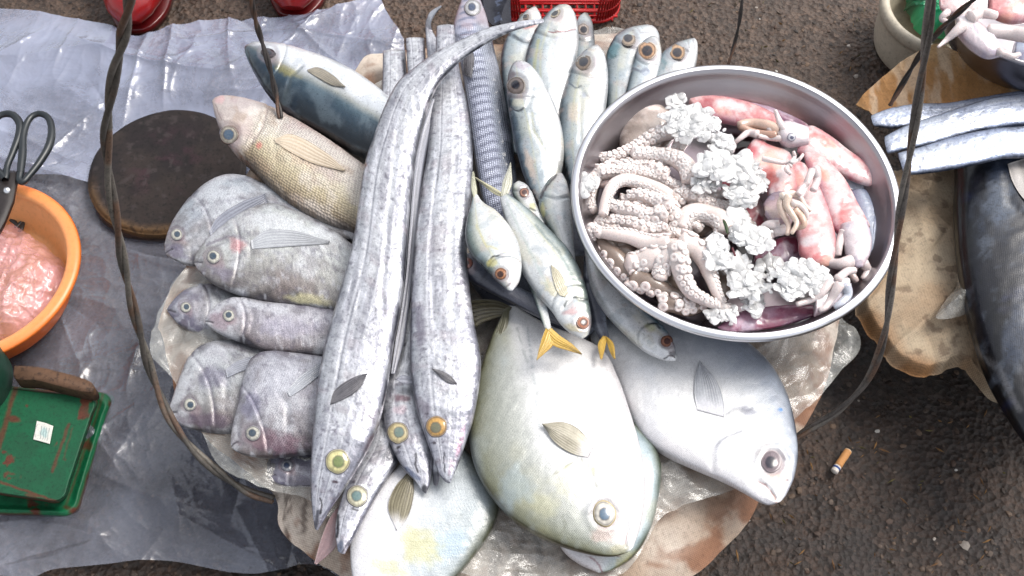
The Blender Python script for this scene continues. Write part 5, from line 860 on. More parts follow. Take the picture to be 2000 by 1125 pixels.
def squid(label, D, V, h, spec=SQ, head=None, arms=(), eyes=(), fins=(), marks=(), tr=.46, tm=.02, seed=1, grp='raw squids in the right half of the pan', zf=None, wide=(236, 222, 220)):
    Z = (lambda x: PC[2]-.058+x) if zf is None else (lambda x: zf+x)
    hz = [(0, Z(h[0])), (1, Z(h[1]))] if isinstance(h, tuple) else Z(h)
    t = thing('squid', P(*D[len(D)//2], Z(0)), label, 'squid', grp)
    b = body('mantle', t, D, V, hz, spec, M['squid'], tr, tm, 110, 54, marks, (), seed, .0005)
    if head:
        hb = body('head', t, head[0], head[1], Z(head[2]), WH, M['squid'], .7, .018, 60, 40, (), (), seed+1, .0008)
        for e in eyes: eye(hb, *e[:3], iris=(206, 206, 214), pupil=(70, 74, 100), pr=.45, ring=(130, 120, 140))
    if arms:
        mb = MB()
        for k, a in enumerate(arms):
            q = curve(a[0], np.linspace(0, 1, 26)); u = np.linspace(0, 1, 26); hh = np.interp(u, [0, 1], a[3] if len(a) > 3 else (.045, .042))
            p3 = P(q[:, 0], q[:, 1], Z(hh)+.0015*np.sin(u*7+k)); mb.tube(p3, (a[1]+(a[2]-a[1])*u)/2000, 12, lin(a[4] if len(a) > 4 else wide)*(.86+.2*fbm(u*5, 0*u, k, 2, seed))[:, None])
        mb.build('arms', M['squid'], t)
    for f in fins: fin(b, f[0], f[1], 'side_fin', f[2], f[3], z=(Z(f[4][0]), Z(f[4][1])), rays=2, mt=M['squid'], ragged=False, seed=seed)
    return b
squid('purple pink squid curving along the far wall of the pan', [(1400, 196), (1470, 190), (1530, 204), (1580, 222), (1620, 246)], [(1420, 226), (1480, 232), (1540, 246), (1590, 262), (1618, 270)], .03, SQP, seed=81, arms=[([(1625, 262), (1650, 262), (1660, 275), (1656, 292)], 7, 4, (.034, .03), (196, 190, 200))])
squid('red and white blotched squid at the back of the pan, next to the ice', [(1335, 190), (1370, 186), (1420, 192), (1470, 204), (1515, 226), (1545, 250)], [(1360, 226), (1400, 236), (1440, 244), (1480, 252), (1510, 262), (1535, 272)], (.034, .04), SQ, seed=82, marks=[('spot', 1425, 203, 36, 11, 12, (232, 222, 226), .9), ('spot', 1380, 204, 24, 14, 10, (170, 50, 66), .7), ('spot', 1490, 228, 30, 12, 25, (200, 96, 100), .7)],
      arms=[([(1520, 256), (1500, 246), (1478, 242), (1456, 242), (1444, 246)], 13, 10, (.056, .05), (222, 190, 172)), ([(1515, 264), (1490, 262), (1466, 256), (1446, 248)], 9, 7, (.056, .05), (200, 160, 140)), ([(1530, 270), (1500, 268), (1476, 265)], 7, 5, (.056, .052)), ([(1480, 262), (1460, 260), (1446, 270), (1434, 280)], 9, 4, (.056, .05))])
squid('pink squid with a bulging white head and upright arm, pointing to the right pan wall', [(1565, 260), (1583, 248), (1612, 262), (1650, 290), (1690, 318), (1715, 338), (1728, 356)], [(1556, 296), (1584, 310), (1615, 328), (1650, 345), (1680, 358), (1706, 364), (1726, 360)], (.05, .036), SQ, ([(1580, 282), (1560, 284), (1540, 285), (1524, 276), (1518, 262)], [(1578, 250), (1562, 246), (1545, 240), (1530, 240), (1520, 250)], .056), seed=83, eyes=[(1546, 268, 8)],
      arms=[([(1534, 256), (1524, 240), (1518, 226), (1514, 215)], 9, 4, (.06, .064)), ([(1528, 270), (1505, 270), (1482, 266)], 7, 4, (.056, .056)), ([(1526, 262), (1508, 256), (1500, 250)], 8, 5, (.056, .056))],
      fins=[([(1636, 338), (1645, 356), (1656, 366), (1670, 372)], [(1716, 362), (1706, 366), (1690, 370), (1674, 373)], (196, 206, 224), (222, 226, 236), (.034, .03))], marks=[('spot', 1602, 272, 40, 10, 28, (204, 84, 78), .7), ('spot', 1700, 340, 20, 8, 40, (180, 100, 120), .6)], tm=.024)
squid('long pink squid with a white ragged head, second from the right pan wall', [(1572, 276), (1586, 284), (1615, 312), (1650, 352), (1676, 400), (1700, 444)], [(1566, 290), (1578, 330), (1598, 370), (1612, 410), (1624, 440), (1640, 460)], (.05, .044), SQ, ([(1640, 440), (1646, 470), (1654, 500), (1672, 522)], [(1694, 436), (1702, 470), (1698, 500), (1684, 522)], .048), seed=84,
      arms=[([(1662, 510), (1640, 516), (1618, 512), (1606, 500)], 13, 8, (.05, .044)), ([(1684, 510), (1694, 528), (1686, 545)], 11, 6, (.044, .036)), ([(1670, 515), (1664, 535), (1672, 548)], 10, 6, (.044, .036), (226, 206, 200)), ([(1648, 450), (1640, 474), (1636, 498)], 9, 7, (.05, .046))], marks=[('spot', 1655, 420, 20, 34, -20, (206, 92, 92), .7), ('spot', 1632, 400, 14, 24, 0, (228, 214, 216), .8), ('spot', 1610, 340, 14, 24, -30, (220, 160, 130), .6)], tm=.024)
squid('squid with a white round spot and red cheeks in the middle of the right half', [(1554, 312), (1572, 322), (1594, 352), (1612, 392), (1626, 436), (1633, 480), (1628, 508), (1618, 520)], [(1540, 322), (1546, 360), (1548, 400), (1552, 440), (1558, 470), (1562, 496), (1580, 514), (1608, 520)], (.046, .046), SQ, seed=85, marks=[('spot', 1582, 470, 24, 17, 0, (222, 214, 218), .95), ('spot', 1605, 430, 26, 16, 20, (214, 110, 108), .5), ('spot', 1600, 500, 22, 9, -20, (206, 92, 96), .6), ('spot', 1560, 350, 14, 24, -20, (220, 150, 130), .6)], tm=.026,
      arms=[([(1586, 334), (1578, 352), (1570, 372), (1560, 388)], 8, 5, (.076, .072)), ([(1594, 330), (1596, 350), (1588, 372)], 9, 7, (.074, .072), (230, 214, 214))])
squid('small red tipped squid half buried in ice, left of the white headed one', [(1452, 300), (1470, 276), (1482, 270), (1500, 285), (1540, 300), (1550, 330), (1556, 370), (1540, 392)], [(1440, 320), (1452, 345), (1465, 350), (1480, 352), (1494, 362), (1500, 380), (1508, 392), (1524, 398)], (.044, .05), SQ, seed=86, marks=[('spot', 1464, 292, 22, 20, 30, (190, 60, 76), .8), ('spot', 1500, 345, 26, 22, 20, (210, 96, 84), .7), ('spot', 1530, 300, 20, 14, 0, (220, 214, 214), .6), ('spot', 1530, 345, 18, 20, 0, (236, 228, 228), .7)], tm=.024,
      arms=[([(1490, 310), (1510, 314), (1530, 318), (1548, 316)], 6, 4, (.072, .072)), ([(1545, 318), (1552, 306), (1550, 296)], 5, 3, (.074, .076)), ([(1545, 318), (1560, 312), (1568, 302)], 5, 3, (.074, .074)), ([(1545, 322), (1536, 330), (1544, 340)], 6, 4, (.074, .074))])
squid('squid head with a tangle of curled cream tentacles in the middle of the pan', [(1490, 400), (1500, 385), (1516, 376), (1536, 376), (1550, 390)], [(1494, 420), (1508, 436), (1524, 444), (1544, 440), (1552, 420)], .05, dict(WH, stops=[(-1, (110, 96, 120)), (-.3, (170, 146, 150)), (.3, (222, 200, 190)), (1, (196, 170, 170))]), seed=87, tm=.018,
      arms=[([(1530, 384), (1524, 400), (1530, 420), (1540, 440), (1538, 458)], 8, 4, (.074, .066), (230, 206, 190)), ([(1526, 384), (1546, 378), (1562, 386), (1572, 402), (1584, 412)], 8, 4, (.078, .07), (236, 218, 206)), ([(1540, 382), (1536, 400), (1548, 420), (1556, 436), (1546, 456)], 8, 4, (.08, .07), (236, 214, 196)), ([(1546, 396), (1560, 400), (1574, 414), (1576, 428)], 8, 4, (.078, .07), (240, 226, 222)), ([(1552, 410), (1566, 424), (1570, 440), (1556, 446)], 8, 5, (.074, .066), (226, 196, 176)), ([(1520, 440), (1500, 440), (1486, 452)], 11, 8, (.056, .052)), ([(1530, 448), (1510, 456), (1500, 466)], 11, 7, (.052, .05)), ([(1560, 380), (1568, 366), (1580, 356)], 7, 4, (.078, .076))])
squid('dark wine red squid sunk in melt water in the gap below the tentacles', [(1470, 500), (1500, 476), (1540, 462), (1580, 470)], [(1480, 530), (1510, 520), (1550, 510), (1585, 500)], .026, dict(SQP, stops=[(-1, (96, 50, 66)), (0, (140, 84, 100)), (1, (110, 60, 80))]), seed=88, tm=.016)
squid('bluish translucent squid between the long pink one and the right pan wall', [(1690, 368), (1712, 400), (1722, 440), (1722, 480), (1708, 512)], [(1660, 372), (1672, 410), (1684, 450), (1690, 480), (1698, 510)], .03, SQB, seed=89, tm=.014, fins=[([(1708, 420), (1724, 428), (1732, 440)], [(1702, 512), (1714, 500), (1730, 448)], (150, 160, 196), (190, 200, 222), (.034, .03))])
squid('lavender pink squid sunk along the near wall of the steel pan', [(1400, 640), (1440, 612), (1500, 600), (1560, 596), (1600, 596)], [(1420, 650), (1470, 646), (1520, 638), (1570, 624), (1604, 612)], .026, SQP, ([(1590, 618), (1612, 608), (1640, 590), (1660, 566)], [(1590, 574), (1610, 556), (1636, 540), (1660, 545)], .046), seed=90, tm=.018, eyes=[(1609, 558, 6)],
      arms=[([(1622, 552), (1600, 576), (1578, 588), (1556, 594)], 10, 5, (.056, .05)), ([(1640, 556), (1625, 580), (1612, 600), (1600, 606)], 10, 5, (.06, .05)), ([(1652, 556), (1656, 575), (1645, 590), (1630, 600)], 10, 6, (.056, .046), (214, 220, 232)), ([(1636, 545), (1655, 530), (1668, 528)], 9, 7, (.056, .05))])
squid('pinkish squid piece under the ice in the centre of the pan', [(1440, 330), (1470, 360), (1490, 400), (1500, 440)], [(1400, 340), (1420, 400), (1440, 440), (1470, 470)], .026, dict(SQ, stops=[(-1, (150, 60, 84)), (0, (196, 120, 130)), (1, (160, 80, 100))]), seed=91, tm=.016)
# ice
def subdiv(v, f):
    v = list(map(tuple, v)); ca = {}; o = []
    def mid(a, b):
        q = (min(a, b), max(a, b))
        if q not in ca:
            p = np.array(v[a])+np.array(v[b]); p /= np.linalg.norm(p); ca[q] = len(v); v.append(tuple(p))
        return ca[q]
    for a, b, cc in f:
        p, q, r = mid(a, b), mid(b, cc), mid(cc, a); o += [(a, p, r), (b, q, p), (cc, r, q), (p, q, r)]
    return np.array(v), np.array(o)
IV3, IF3 = subdiv(IV2, IF2)
def clump(x, y, rx, ry, h, n, seed, ang=0., label=''):
    """a melting heap of angular ice lumps frozen together"""
    g = np.random.default_rng(seed); c = pz(x, y, h); t = math.radians(ang); Vs = []; Fs = []; Cs = []; k = 0
    cnt = max(7, int(rx*ry/48))
    for i in range(cnt+int(cnt*1.2)):
        small = i >= cnt
        r = math.sqrt((i+.5)/cnt)*.86 if not small else g.uniform(.3, 1.12); a = i*2.4+g.uniform(-.4, .4)
        X = rx*r*math.cos(a)/2000; Y = ry/.84*r*math.sin(a)/2000
        R_ = g.uniform(.0056, .0096)*(1-.3*r) if not small else g.uniform(.0014, .003)
        N = g.normal(size=(15, 3)); N /= np.linalg.norm(N, axis=1)[:, None]; dd = g.uniform(.62, 1., 15); pr = IV3@N.T
        d = np.minimum(np.min(np.where(pr > .08, dd[None]/np.maximum(pr, .08), 9), axis=1), 1.3)
        w_ = IV3*d[:, None]*R_*np.array([g.uniform(.8, 1.5), g.uniform(.8, 1.3), g.uniform(.36, .55)]); ra = g.uniform(0, 3.1)
        w_ = np.stack([w_[:, 0]*math.cos(ra)-w_[:, 1]*math.sin(ra), w_[:, 0]*math.sin(ra)+w_[:, 1]*math.cos(ra), w_[:, 2]], 1)
        w_[:, 2] += w_[:, 0]*g.uniform(-.35, .35)+w_[:, 1]*g.uniform(-.35, .35)
        p = c+np.array([X*math.cos(t)+Y*math.sin(t), -X*math.sin(t)+Y*math.cos(t), min(rx, ry)/2000*.2*math.sqrt(max(0, 1-min(r, 1)**2))+(R_*.2 if small else 0)+g.uniform(-.0006, .0006)])
        al = g.uniform(.6, 1.0)*(1-.3*max(0, r-.5)); C = np.ones((len(w_), 4)); C[:, 3] = al
        Vs.append(w_+p); Fs.append(IF3+k); Cs.append(C); k += len(w_)
    return tag(mk('ice_chunk', np.vstack(Vs), [np.vstack(Fs)], M['ice'], None, np.vstack(Cs), None, False), label, 'ice', 'crushed ice on the seafood in the pan')
for k, (x, y, rx, ry, h, n, a, lb) in enumerate([
    (1350, 242, 62, 38, .058, 120, 12, 'largest heap of crushed ice beside the brown octopus mantle'), (1408, 282, 28, 22, .052, 50, 30, 'ice heap just right of the largest one, touching the red blotched squid'),
    (1398, 326, 40, 32, .062, 70, 10, 'rounded clear ice lump in the middle of the pan, below the largest heap'), (1452, 336, 32, 32, .06, 60, -10, 'round ice lump beside the small red tipped squid'),
    (1376, 362, 26, 20, .052, 36, 0, 'low ice lump between the octopus arms and the rounded lump'), (1446, 384, 36, 24, .056, 80, 20, 'shattered glassy ice under the round lump near the red squid'),
    (1478, 358, 18, 26, .052, 40, 0, 'narrow glassy ice piece against the pink squid'), (1144, 361, 20, 24, .052, 40, 10, 'lone ice piece lodged at the left rim of the pan'),
    (1470, 468, 44, 28, .058, 90, 15, 'flat ragged ice slab right of the green bit of leaf'), (1402, 494, 30, 34, .056, 60, 0, 'ice lump between the green leaf and the white octopus arms'),
    (1440, 430, 22, 18, .052, 40, 0, 'small ice lump directly above the flat ragged slab'), (1462, 556, 42, 30, .05, 90, -10, 'ice heap low in the middle, left of the pale angular slab'),
    (1560, 546, 56, 36, .06, 60, -14, 'pale angular ice slab lying on the lower squid'), (1408, 614, 32, 16, .04, 60, 5, 'melting ice at the tips of the long white octopus arms'),
    (1470, 595, 20, 16, .042, 40, 20, 'little ice heap near the front wall of the pan'), (1440, 522, 24, 20, .05, 40, 20, 'glassy ice between the two lower heaps'), (1322, 192, 22, 10, .038, 36, 0, 'thin wet ice behind the largest heap by the far wall'), (1505, 520, 24, 12, .036, 40, 10, 'glassy ice crumbs on the dark wine red squid')]):
    clump(x, y, rx, ry, h, n, 300+k, a, lb)
mb = MB(); c = [(1412, 428), (1416, 436), (1419, 446), (1421, 457)]; q = curve(c, np.linspace(0, 1, 12)); q3 = pz(q[:, 0], q[:, 1], .07); mb.tube(q3, np.array([.8, 2, 3, 3.2, 3.4, 3.4, 3.4, 3.2, 3, 2.6, 2, .6])/2000, 8, lin((40, 62, 22)), flat=.4); tag(mb.build('leaf_scrap', M['paint']), 'dark green scrap of leaf stuck to a white octopus arm', 'leaf')
mb = MB(); q = curve([(1430, 484), (1433, 492), (1436, 500)], np.linspace(0, 1, 8)); mb.tube(pz(q[:, 0], q[:, 1], .07), .0011, 8, lin((90, 34, 44)), flat=.5); tag(mb.build('shell_scrap', M['paint']), 'tiny dark red scrap lying on the ice below the green leaf', 'scrap')
# ---------------------------------------------------------------- left side things
# chopping board
bc_ = P(325, 329, .022); t = thing('chopping_board', bc_-np.array([0, 0, .02]), 'round dark wooden chopping board stained with blood on the plastic sheet', 'chopping board')
n_, m_ = 60, 128; R = .0955; r = np.r_[np.linspace(0, .955, 44), np.linspace(.97, 1.0, 6)]; a = np.linspace(0, 2*np.pi, m_, endpoint=False)
ro = R*(1+.02*(fbm(np.cos(a)*1.5+4, np.sin(a)*1.5, 0, 3, 2)-.5)*2)
X = bc_[0]+r[:, None]*ro*np.cos(a); Y = bc_[1]+r[:, None]*ro*np.sin(a); Z = bc_[2]-.004*sst(.95, 1, r)[:, None]+.0012*(fbm(X*60, Y*60, 0, 3, 3)-.5)-.0015*(1-r[:, None]**2)
def bcol(X, Y, rr):
    k = sst(.3, .7, fbm(X*24, Y*24, 0, 4, 7))[..., None]; c = lin((44, 35, 32))*(1-k)+lin((27, 20, 22))*k
    k = (sst(.5, .7, fbm(X*40, Y*40, 2, 4, 8))*sst(.07, .02, np.hypot(X-bc_[0], Y-bc_[1]-.01)))[..., None]; c = c*(1-k*.6)+lin((58, 30, 42))*k*.6
    k = (sst(.66, .74, fbm(X*110, Y*110, 2, 3, 18)))[..., None]*.6; c = c*(1-k)+lin((62, 54, 54))*k
    ang = np.arctan2(Y-bc_[1], X-bc_[0]); k = (sst(.84, .99, rr+.08*(fbm(X*60, Y*60, 5, 3, 4)-.5))*sst(.5, 1, np.cos(ang+1.75)+.3))[..., None]; c = c*(1-k)+lin((104, 78, 50))*k
    return c
rows = [(X, Y, Z)]; 
for rr, dz in ((1.004, -.005), (1.0, -.01), (.99, -.015), (.95, -.019)): rows.append((bc_[0]+rr*ro[None]*np.cos(a), bc_[1]+rr*ro[None]*np.sin(a), np.full((1, m_), bc_[2]+dz)))
X = np.vstack([q[0] for q in rows]); Y = np.vstack([q[1] for q in rows]); Z = np.vstack([q[2] for q in rows]); rr = np.r_[r, 1, 1, .9, .9]
C = bcol(X, Y, rr[:, None]*np.ones((1, m_))); mk('board', np.stack([X, Y, Z], -1).reshape(-1, 3), [gridf(len(X), m_, True)], M['wood'], t, C.reshape(-1, 3))
mb = MB(); mb.lathe([(0, 0), (.075, 0), (.079, -.003), (.08, -.016), (.07, -.02)], P(312, 376, .014), 72, lin((84, 72, 66)), sy=.8)
tag(mb.build('wooden_lid', M['wood']), 'dark wooden disc showing as an edge under the chopping board', 'board')
# orange basin
OC_ = P(-62, 524, .075); t = thing('orange_basin', OC_-np.array([0, 0, .07]), 'orange plastic basin with a cream inside, cut by the left edge', 'basin')
mb = MB(); o1, o2 = lin((252, 116, 4)), lin((250, 186, 128))
pr = curve([(0, -.05), (.085, -.05), (.093, -.046), (.104, -.012), (.1065, -.002), (.108, 0), (.116, .0012), (.1215, -.0015), (.122, -.004), (.1175, -.0045), (.112, -.01), (.1, -.048), (.088, -.055), (0, -.055)], np.linspace(0, 1, 90))
cc = np.array([o2 if i < 42 else o1 for i in range(90)])
for i in range(38, 46): k = (i-38)/8; cc[i] = o2*(1-k)+o1*k
mb.lathe(pr, OC_, 120, cc); mb.build('bowl', M['plastic'], t)
def pinkc(px, py, x, y, U, W):
    k = sst(.35, .65, fbm(x*26, y*26, 0, 4, 9))[..., None]; c = lin((176, 116, 118))*(1-k)+lin((214, 176, 186))*k
    k = (sst(.6, .7, fbm(x*40, y*40, 5, 3, 2))*.6)[..., None]; return c*(1-k)+lin((206, 120, 70))*k
bag = radial('plastic_bag', [(-150, 470), (-60, 440), (0, 436), (30, 444), (62, 466), (100, 492), (128, 520), (134, 556), (120, 600), (86, 640), (40, 674), (0, 680), (-100, 660), (-170, 580)], (0, 570), lambda U, W: .052-.018*W**3+0*U, 220, 100, M['bagpink'], jag=10, seed=5,
             disp=lambda x, y, U, W: .016*ridged(x*14, y*14, 2, 61)*(1-W**4)+.008*ridged(x*40, y*36, 3, 63)+.003*ridged(x*110, y*110, 2, 64), colf=pinkc)
tag(bag, 'crumpled pinkish plastic bag filling the orange basin', 'plastic bag')
mb = MB()
for pts, r_ in (([(22, 428), (34, 440), (42, 452)], 6), ([(38, 452), (46, 430), (57, 406)], 4.5), ([(30, 444), (44, 430), (50, 424)], 5), ([(40, 448), (44, 440), (48, 428)], 7)):
    q = curve(pts, np.linspace(0, 1, 12)); u = np.linspace(0, 1, 12); mb.tube(P(q[:, 0], q[:, 1], .034), r_*(1-.7*u)/1800, 9, lin((52, 56, 58)), flat=.45)
tag(mb.build('fish_scrap', M['grey']), 'dark fish tail scrap lying inside the orange basin', 'fish scrap')
# scissors
t = thing('scissors', P(30, 340, .09), 'black handled scissors resting across the rim of the orange basin', 'scissors')
for loop in ([(40, 338), (44, 300), (46, 262), (58, 232), (76, 222), (94, 230), (101, 254), (96, 284), (78, 316), (56, 344), (44, 356), (38, 352)], [(10, 350), (-14, 320), (-22, 280), (-14, 240), (4, 224), (24, 224), (38, 240), (38, 262), (26, 296), (14, 326), (12, 345)]):
    q = curve(loop+[loop[0]], np.linspace(0, 1, 90)); z = .1+.0*q[:, 0]
    mb = MB(); mb.tube(P(q[:, 0], q[:, 1], z), .0042*(1+.12*np.sin(np.linspace(0, 12, 90))), 12, lin((30, 36, 40)), cap=False); mb.build('handle', M['plastic'], t)
mb = MB(); mb.prism([P(x, y, .09)[:2] for x, y in [(-4, 344), (36, 344), (38, 356), (30, 400), (14, 440), (2, 462), (-14, 480), (-20, 470)]], .093, .098, lin((44, 38, 38))); mb.build('blade', M['paint'], t)
mb = MB(); mb.prism([P(x, y, .09)[:2] for x, y in [(4, 352), (26, 350), (18, 400), (-30, 470), (-60, 500), (-40, 440)]], .087, .092, lin((52, 44, 42))); mb.build('blade', M['paint'], t)
mb = MB(); mb.lathe([(0, .0035), (.003, .003), (.0042, 0)], P(14, 372, .098), 20, lin((90, 86, 84))); mb.build('pivot', M['rimsteel'], t)
# green scale
t = thing('spring_scale', P(90, 870, 0), 'rusty green market scale lying on the plastic sheet at lower left', 'scale')
g1, g2, ru = (20, 128, 84), (8, 100, 66), (92, 46, 30)
def rust(c, x, y, lo=.6, hi=.7, s=1, f=30):
    k = sst(lo, hi, fbm(x*f, y*f, 0, 5, s))[..., None]; return c*(1-k)+lin(ru)*k
def plate(name, pts, z0, z1, lip, colr, marks=(), seed=1, edge=True):
    """pressed sheet metal plate with a rounded raised edge"""
    def cf(px, py, x, y, U, W):
        c = np.broadcast_to(lin(colr), px.shape+(3,)); c = rust(c, x, y, .66, .72, seed, 60); k = sst(.4, .7, fbm(x*50, y*50, 6, 4, seed))[..., None]*.35; c = c*(1-k)+lin((20, 60, 40))*k
        if edge: k = (sst(.93, .985, W+.05*(fbm(x*50, y*50, 1, 3, seed)-.5))*sst(.35, .55, fbm(x*40, y*40, 3, 3, seed+1)))[..., None]; c = c*(1-k)+lin(ru)*k
        return marks_col(c, px, py, marks, seed)
    ctr = np.mean(pts, 0)
    def zf(U, W): return z1+lip*(np.exp(-((W-.9)/.04)**2))-(z1-z0)*sst(.95, 1, W)+0*U
    d = []
    P_ = np.array(pts+[pts[0]], float)
    for a_, b_ in zip(P_[:-1], P_[1:]):
        for q in np.linspace(.06, .94, 9): d.append(tuple(a_+(b_-a_)*q))
    return radial(name, d, ctr, zf, 260, 90, M['paint'], t, colf=cf)
plate('base_plate', [(-110, 752), (228, 764), (152, 1012), (-120, 1004)], .004, .016, .004, (10, 104, 66), [('spot', 172, 868, 9, 16, -20, ru, .8), ('spot', 132, 992, 10, 6, 0, ru, .7), ('line', [(202, 770), (130, 985)], 4, (90, 50, 34), .5)], 3)
plate('housing', [(-100, 742), (197, 772), (126, 986), (-110, 952)], .012, .055, .0, (2, 84, 52), [('spot', 25, 818, 16, 8, 5, ru, .9), ('line', [(36, 740), (20, 790), (4, 850), (-4, 880)], 7, ru, .8), ('line', [(134, 828), (124, 860), (112, 890), (102, 920)], 5, ru, .75), ('line', [(142, 836), (132, 868), (124, 896)], 2.5, ru, .45), ('spot', 52, 793, 3, 4, 0, ru, .8), ('line', [(0, 942), (60, 962), (122, 984)], 4, ru, .8), ('spot', 62, 968, 16, 5, 10, ru, .7)], 5)
mb = MB(); pts = curve([(28, 714), (70, 716), (120, 727), (165, 740), (182, 750), (182, 764), (160, 764), (110, 752), (70, 742), (28, 738), (28, 714)], np.linspace(0, 1, 60))[:-1]
q = P(pts[:, 0], pts[:, 1], .075)[:, :2]; mb.prism(q, .055, .075, lin((98, 72, 54))); sh = mb.build('weighing_plate', M['wood'], t)
mb = MB(); dc = P(-104, 712, .1)
mb.lathe([(0, -.05), (.05, -.05), (.052, -.045), (.052, .0), (.0505, .003), (.048, .0035), (.0465, .001)], dc, 90, lin((24, 60, 48))); mb.build('dial_case', M['paint'], t)
mb = MB(); mb.lathe([(.0475, .0045), (.0455, .0045), (.0435, .002), (.043, .001), (0, .001)], dc, 90, np.array([lin((226, 226, 200)), lin((226, 226, 200)), lin((206, 210, 200)), lin((176, 190, 206)), lin((186, 198, 214))])); mb.build('dial', M['paper'], t)
st = sheet('sticker', [(72, 822), (88, 826), (104, 832)], [(65, 858), (80, 862), (97, 867)], .0565, 40, 30, M['paper'], t, colf=lambda px, py, x, y, U, W: marks_col(np.broadcast_to(lin((214, 214, 206)), px.shape+(3,)), px, py, [('spot', 85, 845, 10, 12, 10, (150, 190, 190), .7)]+[('line', [(76+5*k, 832+k), (72+5*k, 856+k)], 1.1, (110, 120, 124), .7) for k in range(1, 5)]+[('line', [(72, 830), (68, 855)], 1.2, (90, 90, 90), .6)]), thick=.0006)
# red boots
RB = (150, 14, 18)
def boot(label, x0, x1, yt, seed):
    """rubber boot: toe towards the camera, sole on the road"""
    c = P((x0+x1)/2, yt, 0); wd = (P(x1, yt-30, 0)-P(x0, yt-30, 0))[0]/2; t = thing('rubber_boot', c+np.array([0, .12, 0]), label, 'boot', 'red rubber boots at the top edge')
    n = 60; u = np.linspace(0, 1, n); mb = MB()
    path = np.array([(0, .012, .026), (0, .03, .036), (0, .06, .042), (0, .1, .05), (0, .145, .062), (0, .18, .085), (0, .205, .13), (0, .212, .18), (0, .214, .24), (0, .214, .3)])
    q = curve(path, u); rx = np.interp(u, [0, .03, .1, .2, .35, .5, .7, 1], [.3, .6, .86, 1, .9, .82, .86, 1.05])*wd; rz = np.interp(u, [0, .03, .1, .2, .35, .5, .7, 1], [.014, .022, .03, .036, .042, .052, .052, .056])
    T = np.gradient(q, axis=0); T /= np.linalg.norm(T, axis=1)[:, None]; B = np.array([1., 0, 0]); N = np.cross(T, B); a = np.linspace(0, 2*np.pi, 40, endpoint=False)
    V = q[:, None]+B*rx[:, None, None]*np.cos(a)[None, :, None]+N[:, None]*rz[:, None, None]*np.sin(a)[None, :, None]
    V[..., 2] = np.maximum(V[..., 2], .006); mb.add(V.reshape(-1, 3)+c, gridf(n, 40, True), lin(RB)); k = n*40
    mb.add(np.vstack([V[0], V[0].mean(0)[None]])+c, np.stack([np.arange(40), (np.arange(40)+1) % 40, np.full(40, 40)], 1), lin(RB)); mb.build('upper', M['rubber'], t)
    mb = MB(); o = [(-.5, .022), (-.25, .014), (.25, .014), (.5, .022), (.8, .05), (.88, .09), (.75, .16), (.7, .24), (.4, .26), (-.4, .26), (-.7, .24), (-.75, .16), (-.88, .09), (-.8, .05)]
    s = curve([(a_*wd, b_) for a_, b_ in o]+[(o[0][0]*wd, o[0][1])], np.linspace(0, 1, 60))[:-1]; mb.prism(s+c[:2], -.001, .011, lin((96, 12, 16))); mb.build('sole', M['rubber'], t)
boot('left red rubber boot at the top edge, its toe just above the plastic sheet', 192, 330, 84, 1)
boot('right red rubber boot at the top edge, behind the thin dark cable', 508, 642, 56, 2)
# navy cloth
cl = sheet('navy_cloth', [(918, -60), (926, 0), (942, 40), (962, 64)], [(1010, -60), (998, 0), (998, 40), (1000, 66)], .1, 90, 70, M['cloth'], disp=lambda x, y, U, W: .02*ridged(x*22, y*6, 2, 4)+.004*fbm(x*60, y*60), colf=lambda px, py, x, y, U, W: (lambda k: lin((22, 26, 42))*(1-k)+lin((92, 104, 130))*k)(sst(.6, .7, fbm(x*120, y*120, 0, 3, 4))[..., None]*.6), thick=.002)
tag(cl, 'dark navy patterned cloth hanging beside the red basket', 'cloth')
# red basket
rc = P(1092, -24, .0); t = thing('red_basket', rc, 'bright red plastic lattice basket at the top edge behind the scads', 'basket')
def rrect(w, h, r, n=80):
    pts = []
    for cx, cy, a0 in ((w-r, h-r, 0), (-w+r, h-r, 90), (-w+r, -h+r, 180), (w-r, -h+r, 270)):
        for a_ in np.linspace(a0, a0+90, n//4, endpoint=False): pts.append((cx+r*math.cos(math.radians(a_)), cy+r*math.sin(math.radians(a_))))
    return np.array(pts)
red = lin((196, 22, 26)); mb = MB()
for z, s, r_ in ((.0, .93, .0032), (.02, .95, .0018), (.04, .97, .0018), (.06, .985, .0018), (.078, 1.0, .0042)):
    p = rrect(.085*s, .072*s, .03); p = np.vstack([p, p[:1]]); mb.tube(np.c_[p, np.full(len(p), z+.004)]+rc, r_, 8, red, cap=False)
a0 = rrect(.085*.93, .072*.93, .03, 48); a1 = rrect(.085, .072, .03, 48)
for p, q in zip(a0, a1): mb.tube(np.array([[p[0], p[1], .003], [q[0], q[1], .082]])+rc, .0017, 6, red)
mb.build('lattice_wall', M['plastic'], t); mb = MB()
for k in np.linspace(-.07, .07, 13):
    mb.box(rc+np.array([k, 0, .003]), (.0028, .13, .003), 0, red)
    if abs(k) < .062: mb.box(rc+np.array([0, k, .0045]), (.155, .0028, .0028), 0, red)
mb.build('floor', M['plastic'], t)
